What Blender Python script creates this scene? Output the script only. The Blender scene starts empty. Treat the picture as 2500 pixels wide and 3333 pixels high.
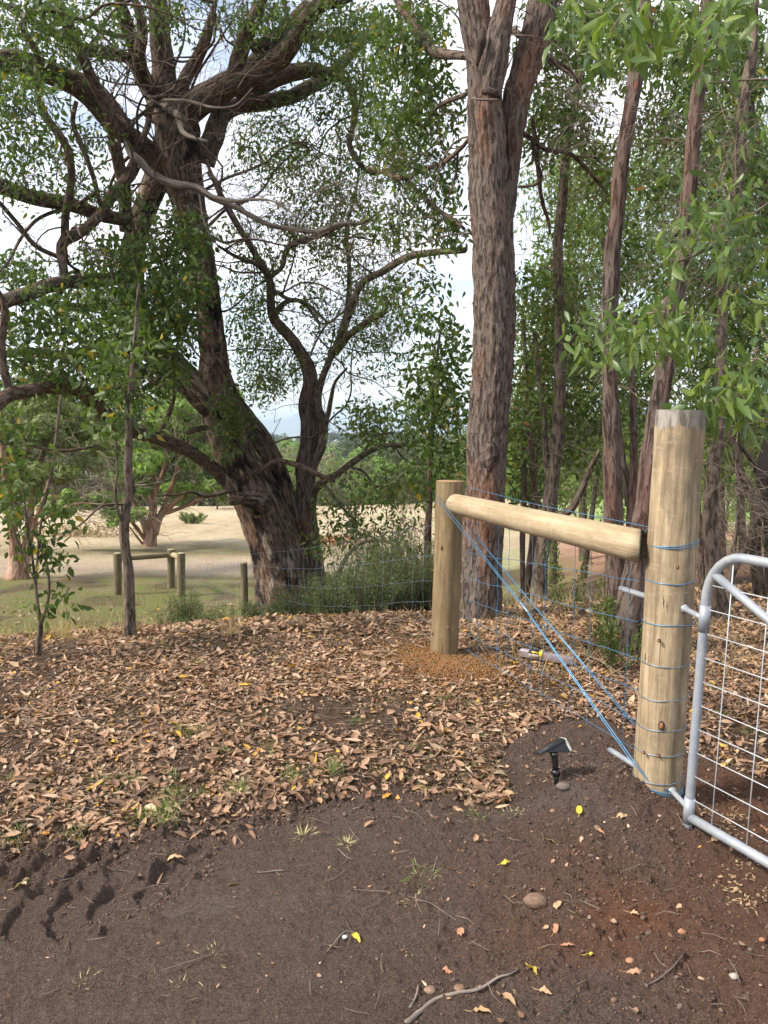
import bpy, math, random
import numpy as np
from mathutils import Vector
random.seed(7); RNG = np.random.default_rng(11)
C = bpy.context.scene.collection
scene = bpy.context.scene

# ------------------------------------------------------------------ camera
PITCH = math.radians(6.4); F = 2503.0; EYE = 1.6
CP, SP = math.cos(PITCH), math.sin(PITCH)
cam = bpy.data.cameras.new('camera'); cam_o = bpy.data.objects.new('camera', cam); C.objects.link(cam_o)
cam.sensor_fit = 'VERTICAL'; cam.sensor_height = 36.0; cam.lens = 36.0 * F / 3333.0
cam.clip_start = 0.05; cam.clip_end = 30000
cam_o.location = (0, 0, EYE); cam_o.rotation_euler = (math.pi / 2 - PITCH, 0, 0)
scene.camera = cam_o

# ------------------------------------------------------------------ world, sun, exposure
SUN_EL, SUN_AZ = math.radians(44), math.radians(252)      # azimuth clockwise from +Y
world = bpy.data.worlds.new('World'); scene.world = world; world.use_nodes = True
wt = world.node_tree; wt.nodes.clear()
def wn(t, **k):
    n = wt.nodes.new(t)
    for a, b in k.items(): setattr(n, a, b)
    return n
sky = wn('ShaderNodeTexSky', sky_type='NISHITA', sun_disc=False, sun_elevation=SUN_EL, sun_rotation=SUN_AZ, air_density=1.0, dust_density=1.0)
tc = wn('ShaderNodeTexCoord'); mp = wn('ShaderNodeMapping'); mp.inputs['Scale'].default_value = (1.6, 1.6, 4.2)
mp.inputs['Location'].default_value = (0.3, 0.1, 0.2)
nz = wn('ShaderNodeTexNoise'); nz.inputs['Scale'].default_value = 1.5; nz.inputs['Detail'].default_value = 7; nz.inputs['Roughness'].default_value = 0.55
cr = wn('ShaderNodeValToRGB'); cr.color_ramp.elements[0].position = 0.33; cr.color_ramp.elements[1].position = 0.60
b1 = wn('ShaderNodeBackground'); b1.inputs['Strength'].default_value = 0.13
b2 = wn('ShaderNodeBackground'); b2.inputs['Color'].default_value = (0.95, 0.95, 1.0, 1); b2.inputs['Strength'].default_value = .92
mx = wn('ShaderNodeMixShader'); wo = wn('ShaderNodeOutputWorld')
L = wt.links.new
L(tc.outputs['Generated'], mp.inputs['Vector']); L(mp.outputs['Vector'], nz.inputs['Vector']); L(nz.outputs['Fac'], cr.inputs['Fac'])
L(sky.outputs['Color'], b1.inputs['Color']); L(cr.outputs['Color'], mx.inputs['Fac']); L(b1.outputs[0], mx.inputs[1]); L(b2.outputs[0], mx.inputs[2]); L(mx.outputs[0], wo.inputs['Surface'])
sun = bpy.data.lights.new('sun', 'SUN'); sun.energy = 3.4; sun.angle = math.radians(10); sun.color = (1.0, 0.92, 0.82)
sun_o = bpy.data.objects.new('sun', sun); C.objects.link(sun_o)
sd = Vector((math.sin(SUN_AZ) * math.cos(SUN_EL), math.cos(SUN_AZ) * math.cos(SUN_EL), math.sin(SUN_EL)))
sun_o.rotation_euler = sd.to_track_quat('Z', 'Y').to_euler(); sun_o.location = (0, -5, 30)
vs = scene.view_settings; vs.view_transform = 'Standard'; vs.look = 'None'; vs.gamma = 1; vs.exposure = 0.95; vs.use_curve_mapping = False

# ------------------------------------------------------------------ pixel <-> place helpers
def ray(u, v):
    a, b = (u - 1250.0) / F, (1666.5 - v) / F
    return a, CP + SP * b, -SP + CP * b
def P(u, v, y):                                           # point seen at (u, v) of the photo at distance y
    dx, dy, dz = ray(u, v); s = y / dy
    return np.array([dx * s, y, EYE + dz * s])
def S(u, v, y): return y / ray(u, v)[1]                   # camera depth there
def proj(x, y, z):
    zz = z - EYE; f = y * CP - zz * SP; up = y * SP + zz * CP
    f = np.maximum(f, 1e-3)
    return 1250 + F * x / f, 1666.5 - F * up / f

# ------------------------------------------------------------------ noise
def _h(ix, iy, iz):
    n = (ix * 374761393 + iy * 668265263 + iz * 2147483647 * 3 + 1013904223) & 0xFFFFFFFF
    n = ((n ^ (n >> 13)) * 1274126177) & 0xFFFFFFFF
    n = ((n ^ (n >> 16)) * 2246822519) & 0xFFFFFFFF
    return ((n ^ (n >> 15)) & 0xFFFFFF) / float(0xFFFFFF)
def vn(p):
    p = np.asarray(p, float) + 20011.0; f = np.floor(p); i = f.astype(np.int64); t = p - f; t = t * t * (3 - 2 * t)
    x, y, z = i[..., 0], i[..., 1], i[..., 2]; a, b, c = t[..., 0], t[..., 1], t[..., 2]
    def l(p, q, w): return p + (q - p) * w
    return l(l(l(_h(x, y, z), _h(x + 1, y, z), a), l(_h(x, y + 1, z), _h(x + 1, y + 1, z), a), b),
             l(l(_h(x, y, z + 1), _h(x + 1, y, z + 1), a), l(_h(x, y + 1, z + 1), _h(x + 1, y + 1, z + 1), a), b), c) * 2 - 1
def fbm(p, o=4):
    p = np.asarray(p, float); r = 0; a = 0.55
    for k in range(o): r = r + a * vn(p + 17.3 * k); p = p * 2.03; a *= 0.5
    return r
def n2(x, y, s, o=4, seed=0.0): return fbm(np.stack([x * s, y * s, np.full_like(x, seed)], -1), o)
def ss(a, b, x): t = np.clip((x - a) / (b - a), 0, 1); return t * t * (3 - 2 * t)

# ------------------------------------------------------------------ terrain shape
KD = np.array([-30, 0, .8, 2, 3.8, 8, 18, 42, 54, 80, 145, 300, 450, 600, 700, 1200, 20000.])
KZ = np.array([.0, 0, -.10, -.45, -1.0, -1.6, -2.25, -3.3, -5, -12, -22, -30, -22, -13, -20, -75, -75.])
EDGE = [(-900, 2800), (0, 2768), (250, 2758), (422, 2738), (573, 2700), (814, 2672), (950, 2632), (1093, 2585), (1250, 2573)]
def flat(u, v):
    dx, dy, dz = ray(u, v); s = EYE / -dz; return dx * s, dy * s
_e = np.array([flat(*q) for q in EDGE]); EX, EY = _e[:, 0], _e[:, 1]
def base_h(x, y):
    x = np.asarray(x, float); y = np.asarray(y, float)
    crest = np.clip(5.95 + 0.28 * x, 4.9, 7.4) + 0.25 * n2(x, y, 0.9, 2, 3.1)
    h = np.interp(y - crest, KD, KZ)
    r = ss(1.5, 6, x) * ss(6.5, 12, y) * (1 - ss(40, 60, y))
    h = h + 0.45 * r
    far = ss(60, 200, y)
    h = h + far * (6 * n2(x, y, 0.006, 3, 7) + 3 * n2(x, y, 0.02, 2, 9)) * (1 - ss(900, 1300, y)) 
    return h
MX, MY = 0.90, 3.16
def lugs(x, y):
    # tyre lug prints pressed into the soft edge of the track
    h = np.zeros_like(x)
    for (u, v, sc, dp) in [(105, 2980, 1.05, .040), (250, 2958, 1.0, .036), (400, 2945, 1.1, .042), (520, 2905, .9, .030), (585, 2845, .95, .026), (655, 2810, 1.0, .024), (720, 2800, .9, .016), (140, 2862, .9, .034), (285, 2852, .9, .032), (410, 2825, .9, .030), (-30, 3010, 1.0, .04), (20, 2880, .9, .03)]:
        cx, cy = flat(u, v); wob = 0.045 * n2(x, y, 13, 4, u * .01); X = (x - cx + wob) / (.085 * sc); Y = (y - cy - .2 * (x - cx) + wob) / (.15 * sc); X = X - .35 * Y * Y; rr = np.sqrt(X * X + Y * Y)
        h += .66 * dp * (-.95 * (1 - ss(.76, 1.02, rr)) * (1 - ss(-.9, .9, X)) + .8 * np.exp(-((rr - 1.16) / .17) ** 2) * (1 - ss(-.5, .5, X)) * np.clip(.4 + 1.6 * n2(x, y, 17, 4, 2), 0, 2))
    return h
def height(x, y, detail=True):
    x = np.asarray(x, float); y = np.asarray(y, float)
    h = base_h(x, y)
    near = 1 - ss(9, 14, y)
    e = np.interp(x, EX, EY) + 0.05 * n2(x, y, 5, 3, 1.5)
    lit = ss(-0.06, 0.10, y - e) * (1 - ss(0.0, 0.5, x))
    h = h + 0.045 * lit * near
    h = h + 0.17 * np.exp(-((x - MX) / .34) ** 2 - ((y - 3.06) / .26) ** 2) * near
    gx, gy = 0.42, 4.95
    h = h + 0.045 * np.exp(-((x - gx) ** 2 + (y - gy) ** 2) / 0.55 ** 2)
    if not detail: return h
    soil = 1 - np.maximum(lit, ss(3.3, 3.7, y))
    edge = np.exp(-((y - e + .03) / 0.09) ** 2) * (1 - ss(0.0, .6, x))
    rough = ss(-0.4, 1.0, x) * (1 - ss(3.6, 4.4, y))
    n1 = n2(x, y, 3.0, 4, 5.5); nf = n2(x, y, 36, 3, 8.5); nff = n2(x, y, 85, 2, 18.5); nm = n2(x, y, 14, 4, 2.5)
    track = n2(x * .5 + y * .2, (y - .30 * x) * 11, 1.0, 3, 4.4)
    h = h + near * (0.022 * n1 + (0.008 + .011 * rough + .014 * edge) * nf + .008 * nff * (.6 + rough + edge) + (0.010 + 0.026 * rough + 0.05 * edge) * nm)
    h = h + near * soil * (1 - rough) * 0.020 * track
    band = np.exp(-(((y - (np.interp(x, EX, EY) - 0.22)) / 0.22) ** 2)) * (1 - ss(-0.9, -0.35, x)) * near
    h = h + band * (0.040 * np.abs(n2(x, y, 9, 4, 6.6)) + .014 * n2(x, y, 28, 2, 9.1) + .02) + near * lugs(x, y) * (1 - lit)
    h = h + 0.03 * (1 - near) * n2(x, y, 1.1, 3, 4.5) * (1 - ss(60, 90, y))
    return h
def H(x, y, d=True): return float(height(np.array([x]), np.array([y]), d)[0])
_ys = np.concatenate([np.arange(0.8, 12, 0.01), np.arange(12, 80, 0.1)])
def GP(u, v, d=False):                                    # ground point seen at (u, v)
    dx, dy, dz = ray(u, v); xs = dx / dy * _ys; zs = EYE + dz / dy * _ys
    g = height(xs, _ys, d); k = np.argmax(zs <= g)
    return np.array([xs[k], _ys[k], g[k]])

# ------------------------------------------------------------------ object helpers
def tag(o, label=None, cat=None, group=None, kind=None):
    if label: o['label'] = label
    if cat: o['category'] = cat
    if group: o['group'] = group
    if kind: o['kind'] = kind
    return o
def empty(name, loc, label, cat, group=None):
    o = bpy.data.objects.new(name, None); C.objects.link(o); o.location = loc; o.empty_display_size = .1
    return tag(o, label, cat, group)
class MB:
    def __init__(s): s.V = []; s.Fc = []; s.n = 0; s.bc = []
    def add(s, V, faces, bc=None):
        V = np.asarray(V, float).reshape(-1, 3); s.V.append(V)
        for f in (faces if isinstance(faces, list) else [faces]):
            f = np.asarray(f, np.int64)
            if f.size: s.Fc.append(f + s.n)
        s.bc.append(V if bc is None else np.asarray(bc, float)); s.n += len(V)
    def build(s, name, mat, parent=None, smooth=True, colors=None):
        me = bpy.data.meshes.new(name); V = np.concatenate(s.V)
        off = Vector((0, 0, 0))
        if parent is not None: off = wloc(parent)
        V = V - np.array(off)
        me.vertices.add(len(V)); me.vertices.foreach_set('co', V.ravel().astype(np.float32))
        loops = np.concatenate([f.ravel() for f in s.Fc]); tot = np.concatenate([np.full(len(f), f.shape[1], np.int64) for f in s.Fc])
        st = np.concatenate([[0], np.cumsum(tot)[:-1]])
        me.loops.add(len(loops)); me.loops.foreach_set('vertex_index', loops.astype(np.int32))
        me.polygons.add(len(tot)); me.polygons.foreach_set('loop_start', st.astype(np.int32)); me.polygons.foreach_set('loop_total', tot.astype(np.int32))
        if smooth: me.polygons.foreach_set('use_smooth', np.ones(len(tot), bool))
        a = me.attributes.new('bc', 'FLOAT_VECTOR', 'POINT'); a.data.foreach_set('vector', np.concatenate(s.bc).ravel().astype(np.float32))
        if colors:
            for k, cdat in colors.items():
                a = me.color_attributes.new(k, 'FLOAT_COLOR', 'POINT'); a.data.foreach_set('color', cdat.ravel().astype(np.float32))
        me.update(calc_edges=True); me.validate()
        me.materials.append(mat)
        o = bpy.data.objects.new(name, me); C.objects.link(o)
        if parent is not None: o.parent = parent
        return o
def wloc(o):
    v = Vector(o.location)
    while o.parent is not None: o = o.parent; v = v + Vector(o.location)
    return v
def catmull(Pt, R, step):
    Pt = np.asarray(Pt, float); R = np.asarray(R, float); n = len(Pt)
    A = np.vstack([2 * Pt[0] - Pt[1], Pt, 2 * Pt[-1] - Pt[-2]]); out = []; ro = []
    for i in range(n - 1):
        p0, p1, p2, p3 = A[i:i + 4]; m = max(1, int(np.linalg.norm(p2 - p1) / step))
        t = (np.arange(m) / m)[:, None]
        out.append(.5 * ((2 * p1) + (-p0 + p2) * t + (2 * p0 - 5 * p1 + 4 * p2 - p3) * t ** 2 + (-p0 + 3 * p1 - 3 * p2 + p3) * t ** 3))
        ro.append(R[i] + (R[i + 1] - R[i]) * t[:, 0])
    out.append(Pt[-1:]); ro.append(R[-1:])
    return np.vstack(out), np.concatenate(ro)
def tube(mb, Pt, R, seg=8, step=.1, disp=None, caps=True, wob=0.0):
    if step: Pt, R = catmull(Pt, R, step)
    Pt = np.asarray(Pt, float); R = np.asarray(R, float); n = len(Pt)
    if wob:
        q = Pt * 1.0; w = np.stack([fbm(q * 2.2 + k * 31, 3) for k in range(3)], -1); e = np.minimum(1, np.arange(n) / 4.)[:, None]
        Pt = Pt + w * e * (wob * (0.3 + R[:, None] * 6))
    T = np.gradient(Pt, axis=0); T /= np.linalg.norm(T, axis=1)[:, None] + 1e-9
    ref = np.array([0, 0, 1.]) if abs(T[0][2]) < .9 else np.array([0, -1., 0])
    N = np.zeros_like(Pt); nn = np.cross(T[0], np.cross(ref, T[0])); nn /= np.linalg.norm(nn)
    for i in range(n):
        nn = nn - T[i] * np.dot(nn, T[i]); nn /= np.linalg.norm(nn) + 1e-9; N[i] = nn
    B = np.cross(T, N); th = np.arange(seg) / seg * 2 * np.pi
    ln = np.concatenate([[0], np.cumsum(np.linalg.norm(np.diff(Pt, axis=0), axis=1))])
    cs, sn = np.cos(th)[None], np.sin(th)[None]; RR = np.repeat(R[:, None], seg, 1)
    bc = np.stack([cs * RR, sn * RR, np.repeat(ln[:, None], seg, 1)], -1)
    if disp is not None: RR = RR + disp(bc, RR, th[None], ln[:, None])
    V = Pt[:, None] + N[:, None] * (cs * RR)[..., None] + B[:, None] * (sn * RR)[..., None]
    i = np.arange(n - 1)[:, None] * seg; j = np.arange(seg)[None]; j2 = (j + 1) % seg
    F4 = np.stack([i + j, i + j2, i + seg + j2, i + seg + j], -1).reshape(-1, 4)
    V = V.reshape(-1, 3); bcf = bc.reshape(-1, 3); fs = [F4]
    if caps:
        V = np.vstack([V, Pt[0], Pt[-1]]); bcf = np.vstack([bcf, [0, 0, 0], [0, 0, ln[-1]]]); a = n * seg
        k = np.arange(seg); k2 = (k + 1) % seg
        fs.append(np.stack([np.full(seg, a), k2, k], -1)); fs.append(np.stack([np.full(seg, a + 1), (n - 1) * seg + k, (n - 1) * seg + k2], -1))
    mb.add(V, fs, bcf)
    return Pt, R
def box(mb, c, s, rot=None):
    c = np.asarray(c, float); q = np.array([[x, y, z] for x in (-.5, .5) for y in (-.5, .5) for z in (-.5, .5)]) * np.asarray(s, float)
    if rot is not None: q = q @ np.asarray(rot).T
    mb.add(q + c, np.array([[0, 1, 3, 2], [4, 6, 7, 5], [0, 4, 5, 1], [2, 3, 7, 6], [0, 2, 6, 4], [1, 5, 7, 3]]))
def norm(a): return a / (np.linalg.norm(a, axis=-1, keepdims=True) + 1e-9)
def leaves(mb, Pp, D, Nn, Ln, Wd, curl=.15, fold=.25, lod=0, shape=(.28, .5, .68, .36)):
    n = len(Pp)
    if n == 0: return
    D = norm(D); Sd = norm(np.cross(Nn, D)); Nn = np.cross(D, Sd)
    a, b, c, d = shape
    if lod: T = np.array([[0, 0, 0], [a, b, 0], [a, -b, 0], [c, d, 0], [c, -d, 0], [1, 0, 0]]); f4 = [[1, 2, 4, 3]]; f3 = [[0, 2, 1], [3, 4, 5]]
    else: T = np.array([[0, 0, 0], [a, b, 1], [a, -b, 1], [c, d, 1], [c, -d, 1], [1, 0, 0], [a, 0, 0], [c, 0, 0]]); f4 = [[6, 7, 3, 1], [2, 4, 7, 6]]; f3 = [[0, 6, 1], [0, 2, 6], [7, 5, 3], [4, 5, 7]]
    cu = (curl if np.ndim(curl) else np.full(n, curl))[:, None]
    t = T[:, 0][None]; Lc, Wc = Ln[:, None], Wd[:, None]
    z = -cu * t ** 2 * Lc + (T[:, 2][None] * fold * Wc * .5 if not lod else 0)
    V = Pp[:, None] + D[:, None] * (t * Lc)[..., None] + Sd[:, None] * (T[:, 1][None] * Wc)[..., None] + Nn[:, None] * z[..., None]
    m = len(T); o = (np.arange(n) * m)[:, None, None]
    bc = np.broadcast_to(np.stack([T[:, 0], T[:, 1], T[:, 2]], -1)[None], V.shape)
    mb.add(V.reshape(-1, 3), [(np.array(f4)[None] + o).reshape(-1, 4), (np.array(f3)[None] + o).reshape(-1, 3)], bc.reshape(-1, 3))

# ------------------------------------------------------------------ materials
class M:
    def __init__(s, name, rough=.8, spec=.3):
        s.m = bpy.data.materials.new(name); s.m.use_nodes = True; s.t = s.m.node_tree; s.b = s.t.nodes['Principled BSDF']
        s.b.inputs['Roughness'].default_value = rough; s.b.inputs['Specular IOR Level'].default_value = spec
    def n(s, t, **k):
        x = s.t.nodes.new(t)
        for a, b in k.items(): setattr(x, a, b)
        return x
    def l(s, a, b): s.t.links.new(a, b)
    def coord(s, kind='bc', sc=(1, 1, 1), loc=(0, 0, 0)):
        if kind == 'bc': c = s.n('ShaderNodeAttribute', attribute_name='bc').outputs['Vector']
        elif kind == 'pos': c = s.n('ShaderNodeNewGeometry').outputs['Position']
        else: c = s.n('ShaderNodeTexCoord').outputs['Object']
        m = s.n('ShaderNodeMapping'); m.inputs['Scale'].default_value = sc; m.inputs['Location'].default_value = loc
        s.l(c, m.inputs['Vector']); return m.outputs['Vector']
    def noise(s, vec, sc, det=5, ro=.55, dist=0):
        x = s.n('ShaderNodeTexNoise'); x.inputs['Scale'].default_value = sc; x.inputs['Detail'].default_value = det; x.inputs['Roughness'].default_value = ro; x.inputs['Distortion'].default_value = dist
        s.l(vec, x.inputs['Vector']); return x.outputs['Fac']
    def voro(s, vec, sc, feat='F1', out='Distance'):
        x = s.n('ShaderNodeTexVoronoi', feature=feat); x.inputs['Scale'].default_value = sc; s.l(vec, x.inputs['Vector']); return x.outputs[out]
    def ramp(s, fac, st, interp='LINEAR'):
        x = s.n('ShaderNodeValToRGB'); x.color_ramp.interpolation = interp; e = x.color_ramp.elements
        while len(e) < len(st): e.new(.5)
        for q, (p, c) in zip(e, st): q.position = p; q.color = (c, c, c, 1) if np.isscalar(c) else (*c, 1)
        s.l(fac, x.inputs['Fac']); return x.outputs['Color']
    def mix(s, f, a, b, bt='MIX'):
        x = s.n('ShaderNodeMix', data_type='RGBA', blend_type=bt)
        for v, i in ((f, 0), (a, 6), (b, 7)):
            if isinstance(v, (int, float)): x.inputs[i].default_value = v
            elif isinstance(v, tuple): x.inputs[i].default_value = (*v, 1)
            else: s.l(v, x.inputs[i])
        return x.outputs[2]
    def math(s, op, a, b=0.0):
        x = s.n('ShaderNodeMath', operation=op)
        for v, i in ((a, 0), (b, 1)):
            if isinstance(v, (int, float)): x.inputs[i].default_value = v
            else: s.l(v, x.inputs[i])
        return x.outputs[0]
    def bump(s, h, st=.5, d=.01):
        x = s.n('ShaderNodeBump'); x.inputs['Strength'].default_value = st; x.inputs['Distance'].default_value = d; s.l(h, x.inputs['Height']); s.l(x.outputs['Normal'], s.b.inputs['Normal'])
    def col(s, c):
        if isinstance(c, tuple): s.b.inputs['Base Color'].default_value = (*c, 1)
        else: s.l(c, s.b.inputs['Base Color'])
def bark(name, dark, mid, light, red=None, zs=.18, sc=16, bd=.02, black=0.0, pale=None):
    k = M(name, .9, .15); v = k.coord('bc', (1, 1, zs)); n = k.noise(v, sc, 6, .6, .6); f = k.noise(v, sc * 3.5, 4, .6)
    fur = k.ramp(n, [(.38, 0.0), (.48, 1.0), (.62, .85), (.75, .3)])
    c = k.ramp(n, [(.38, dark), (.455, mid), (.60, light), (.75, mid)]); c = k.mix(.35, c, k.ramp(f, [(.3, dark), (.7, light)]))
    big = k.noise(k.coord('bc', (1, 1, .35), (3, 1, 2)), 2.6, 4, .6)
    if red: c = k.mix(k.ramp(big, [(.50, 0.0), (.66, .8)]), c, k.mix(.5, c, red))
    if pale: c = k.mix(k.ramp(k.noise(k.coord('bc', (1, 1, .25), (9, 4, 1)), 9, 7, .7), [(.53, 0.0), (.58, .8)]), c, pale)
    if black: c = k.mix(k.ramp(k.noise(k.coord('bc', (1, 1, .5), (5, 7, 3)), 3.4, 7, .68), [(.52 , 0.0), (.60, black)]), c, (.012, .010, .009))
    spot = k.noise(k.coord('bc', (1, 1, .4), (1, 2, 8)), 7, 3, .5)
    if red: c = k.mix(k.ramp(spot, [(.70, 0.0), (.74, .9)]), c, (red[0] * 1.5, red[1] * 1.15, red[2] * .8))
    k.col(c); k.bump(k.math('ADD', k.math('MULTIPLY', fur, 1.0), k.math('MULTIPLY', f, .5)), .9, bd)
    return k.m
def leafm(name, cols, tr=.35, rough=.45, dead=None):
    k = M(name, rough, .35); r = k.n('ShaderNodeNewGeometry').outputs['Random Per Island']
    c = k.ramp(r, [(i / (len(cols) - 1), q) for i, q in enumerate(cols)])
    if dead: c = k.mix(k.ramp(k.math('FRACT', k.math('MULTIPLY', r, 37.7)), [(.975, 0.0), (.98, 1.0)], 'CONSTANT'), c, dead)
    at = k.n('ShaderNodeAttribute', attribute_name='bc'); sp = k.n('ShaderNodeSeparateXYZ'); k.l(at.outputs['Vector'], sp.inputs[0])
    vein = k.ramp(k.math('ABSOLUTE', sp.outputs[1]), [(0.0, 1.0), (.06, 0.0)]); c = k.mix(k.math('MULTIPLY', vein, .35), c, k.mix(1.0, c, (2.2, 2.2, 1.6), 'MULTIPLY'))
    k.col(c); t = k.n('ShaderNodeBsdfTranslucent'); mm = k.n('ShaderNodeMixShader'); mm.inputs[0].default_value = tr
    k.l(k.mix(1.0, c, (1.25, 1.35, .7), 'MULTIPLY'), t.inputs['Color']); out = k.t.nodes['Material Output']
    k.l(k.b.outputs[0], mm.inputs[1]); k.l(t.outputs[0], mm.inputs[2]); k.l(mm.outputs[0], out.inputs['Surface'])
    return k.m
def plain(name, c, rough=.6, metal=0, spec=.5, var=.25, sc=20, bump=0):
    k = M(name, rough, spec); k.b.inputs['Metallic'].default_value = metal
    n = k.noise(k.coord('obj'), sc, 5, .6); k.col(k.ramp(n, [(.3, tuple(x * (1 - var) for x in c)), (.7, tuple(min(1, x * (1 + var)) for x in c))]))
    if bump: k.bump(n, .5, bump)
    return k.m
BK_RED = bark('bark_ridged_red', (.046, .034, .027), (.130, .098, .078), (.215, .170, .140), (.33, .12, .045), zs=.24, sc=44, bd=.02)
BK_OLD = bark('bark_old_charred', (.022, .016, .012), (.095, .066, .048), (.19, .140, .105), (.24, .11, .06), zs=.22, sc=24, bd=.035, black=.95, pale=(.32, .26, .20))
BK_LIMB = bark('bark_limb_grey', (.022, .016, .012), (.095, .067, .050), (.20, .152, .118), (.17, .08, .05), zs=.35, sc=34, bd=.015)
BK_DARK = bark('bark_dark_red', (.018, .012, .009), (.098, .069, .055), (.195, .150, .125), (.18, .07, .045), zs=.15, sc=38)
BK_GREY = bark('bark_grey_brown', (.026, .020, .015), (.105, .078, .059), (.21, .165, .128), None, zs=.25, sc=34, bd=.012)
BK_ORANGE = bark('bark_paddock_orange', (.10, .05, .03), (.30, .17, .11), (.50, .36, .27), (.38, .13, .06), zs=.2, sc=9, bd=.02)
DEAD = bark('dead_wood_grey', (.09, .072, .056), (.20, .165, .132), (.31, .26, .215), None, zs=.1, sc=40, bd=.004)
TWIG = plain('twig_brown', (.075, .055, .042), .9, var=.4)
TWIG_PALE = plain('twig_pale', (.20, .155, .115), .9, var=.4)
LF_DARK = leafm('leaf_dark_green', [(0.037, 0.063, 0.015), (0.073, 0.116, 0.024), (0.051, 0.088, 0.027), (0.122, 0.171, 0.039), (0.061, 0.098, 0.020)], .42, dead=(.28, .20, .02))
LF_MID = leafm('leaf_mid_green', [(0.060, 0.094, 0.019), (0.114, 0.168, 0.034), (0.082, 0.120, 0.031), (0.168, 0.216, 0.050)], .45, dead=(.25, .12, .03))
LF_GREY = leafm('leaf_grey_green', [(.045, .065, .028), (.075, .095, .045), (.10, .115, .060), (.055, .080, .030)], .4)
LF_BRIGHT = leafm('leaf_bright_green', [(.10, .155, .034), (.15, .215, .048), (.08, .125, .036), (.20, .255, .065)], .45, .4)
LF_YOUNG = leafm('leaf_young_green', [(.100, .165, .045), (.150, .225, .055), (.075, .125, .055), (.21, .27, .06), (.115, .175, .07)], .4, .38)
LF_LIGHT = leafm('leaf_sunlit_light', [(.14, .23, .05), (.20, .30, .06), (.10, .17, .045), (.26, .34, .09)], .35, .6)
LF_OLIVE = leafm('leaf_olive', [(0.143, 0.187, 0.066), (0.198, 0.242, 0.088), (0.110, 0.149, 0.055), (0.242, 0.242, 0.110)], .3, .7)
LF_PINK = leafm('leaf_dry_crown', [(.20, .17, .11), (.16, .16, .08), (.25, .21, .14)], .3, .7)
LF_SHRUB = leafm('leaf_low_shrub', [(.075, .115, .042), (.11, .16, .055), (.065, .095, .042), (.19, .19, .09), (.13, .18, .06)], .4, .5)
LITTER = leafm('litter_leaves', [(0.108, 0.056, 0.034), (0.360, 0.215, 0.126), (0.153, 0.077, 0.046), (0.486, 0.318, 0.202), (0.216, 0.116, 0.070), (0.450, 0.284, 0.168), (0.306, 0.150, 0.076), (0.153, 0.099, 0.067), (0.405, 0.249, 0.155), (0.540, 0.396, 0.269), (0.198, 0.107, 0.064), (0.117, 0.073, 0.049), (0.396, 0.232, 0.143)], .12, .65, dead=(.60, .34, .06))
GRASS = leafm('grass_blades', [(.14, .18, .05), (.24, .23, .09), (.10, .16, .04), (.33, .29, .14)], .3, .7)
STRAW = leafm('straw_blades', [(.40, .29, .14), (.52, .40, .22), (.30, .21, .11), (.45, .36, .18)], .3, .7)
TUFT = leafm('tuft_blades', [(.10, .20, .04), (.17, .27, .07), (.33, .32, .13), (.12, .22, .06)], .35, .6)
def solo_leaf(name, c): return leafm(name, [c, c], .2, .5)

# ------------------------------------------------------------------ ground sheet
def inpoly(u, v, poly):
    r = np.zeros(u.shape, bool); n = len(poly)
    for i in range(n):
        (x1, y1), (x2, y2) = poly[i], poly[(i + 1) % n]
        c = ((y1 > v) != (y2 > v)) & (u < (x2 - x1) * (v - y1) / ((y2 - y1) + 1e-9) + x1); r ^= c
    return r
LIT_POLY = [(-2500, 1995), (0, 2060), (500, 2050), (900, 2060), (1250, 2045), (1500, 1990), (3600, 1960), (4200, 2650), (2700, 2600), (2500, 2530), (2330, 2490), (2180, 2450), (2080, 2400), (1960, 2340), (1840, 2345), (1700, 2400), (1630, 2450), (1655, 2560), (1640, 2630), (1480, 2610), (1400, 2590), (1250, 2573), (1093, 2585), (950, 2632), (814, 2672), (573, 2700), (422, 2738), (250, 2758), (0, 2768), (-2500, 2900)]
def lit_mask(x, y, wob=26):
    u, v = proj(x, y, height(x, y, False)); w = wob * n2(x, y, 4, 3, 2.2)
    return inpoly(u + w, v + w, LIT_POLY) & (y > .5)
fr = np.radians(np.concatenate([np.arange(-36, 36, .11), np.arange(36, 324, 5)]))
rr = np.concatenate([1.05 * (9.0 / 1.05) ** (np.arange(860) / 860.), 9.0 * (60 / 9.) ** (np.arange(220) / 220.), 60 * (14000 / 60.) ** (np.arange(110) / 109.)])
rr = np.concatenate([[0.3, .7], rr])
TH, RRg = np.meshgrid(fr, rr); GX, GY = RRg * np.sin(TH), RRg * np.cos(TH)
GZ = height(GX.ravel(), GY.ravel()).reshape(GX.shape)
GZ = np.where((GY < .8), height(GX.ravel(), np.full(GX.size, .8), False).reshape(GX.shape) * (GY < .8), GZ)
na, nr = len(fr), len(rr)
gm = MB(); i = np.arange(nr - 1)[:, None] * na; j = np.arange(na)[None]; j2 = (j + 1) % na
Vg = np.stack([GX, GY, GZ], -1).reshape(-1, 3); Vg = np.vstack([Vg, [0, 0, 0]])
gm.add(Vg, [np.stack([i + j, i + na + j, i + na + j2, i + j2], -1).reshape(-1, 4), np.stack([np.full(na, nr * na), np.arange(na), (np.arange(na) + 1) % na], -1)])
x, y = Vg[:, 0], Vg[:, 1]; u, v = proj(x, y, height(x, y, False))
n_a, n_b, n_c = n2(x, y, 1.3, 4, 1), n2(x, y, .35, 4, 2), n2(x, y, 5, 3, 3)
lit = lit_mask(x, y).astype(float); lit[(x < .1) & (y > 5.2)] = np.maximum(lit, 1 - ss(1.2, 2.2, y - np.clip(5.95 + .28 * x, 4.9, 7.4) + n_a))[(x < .1) & (y > 5.2)]
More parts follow.
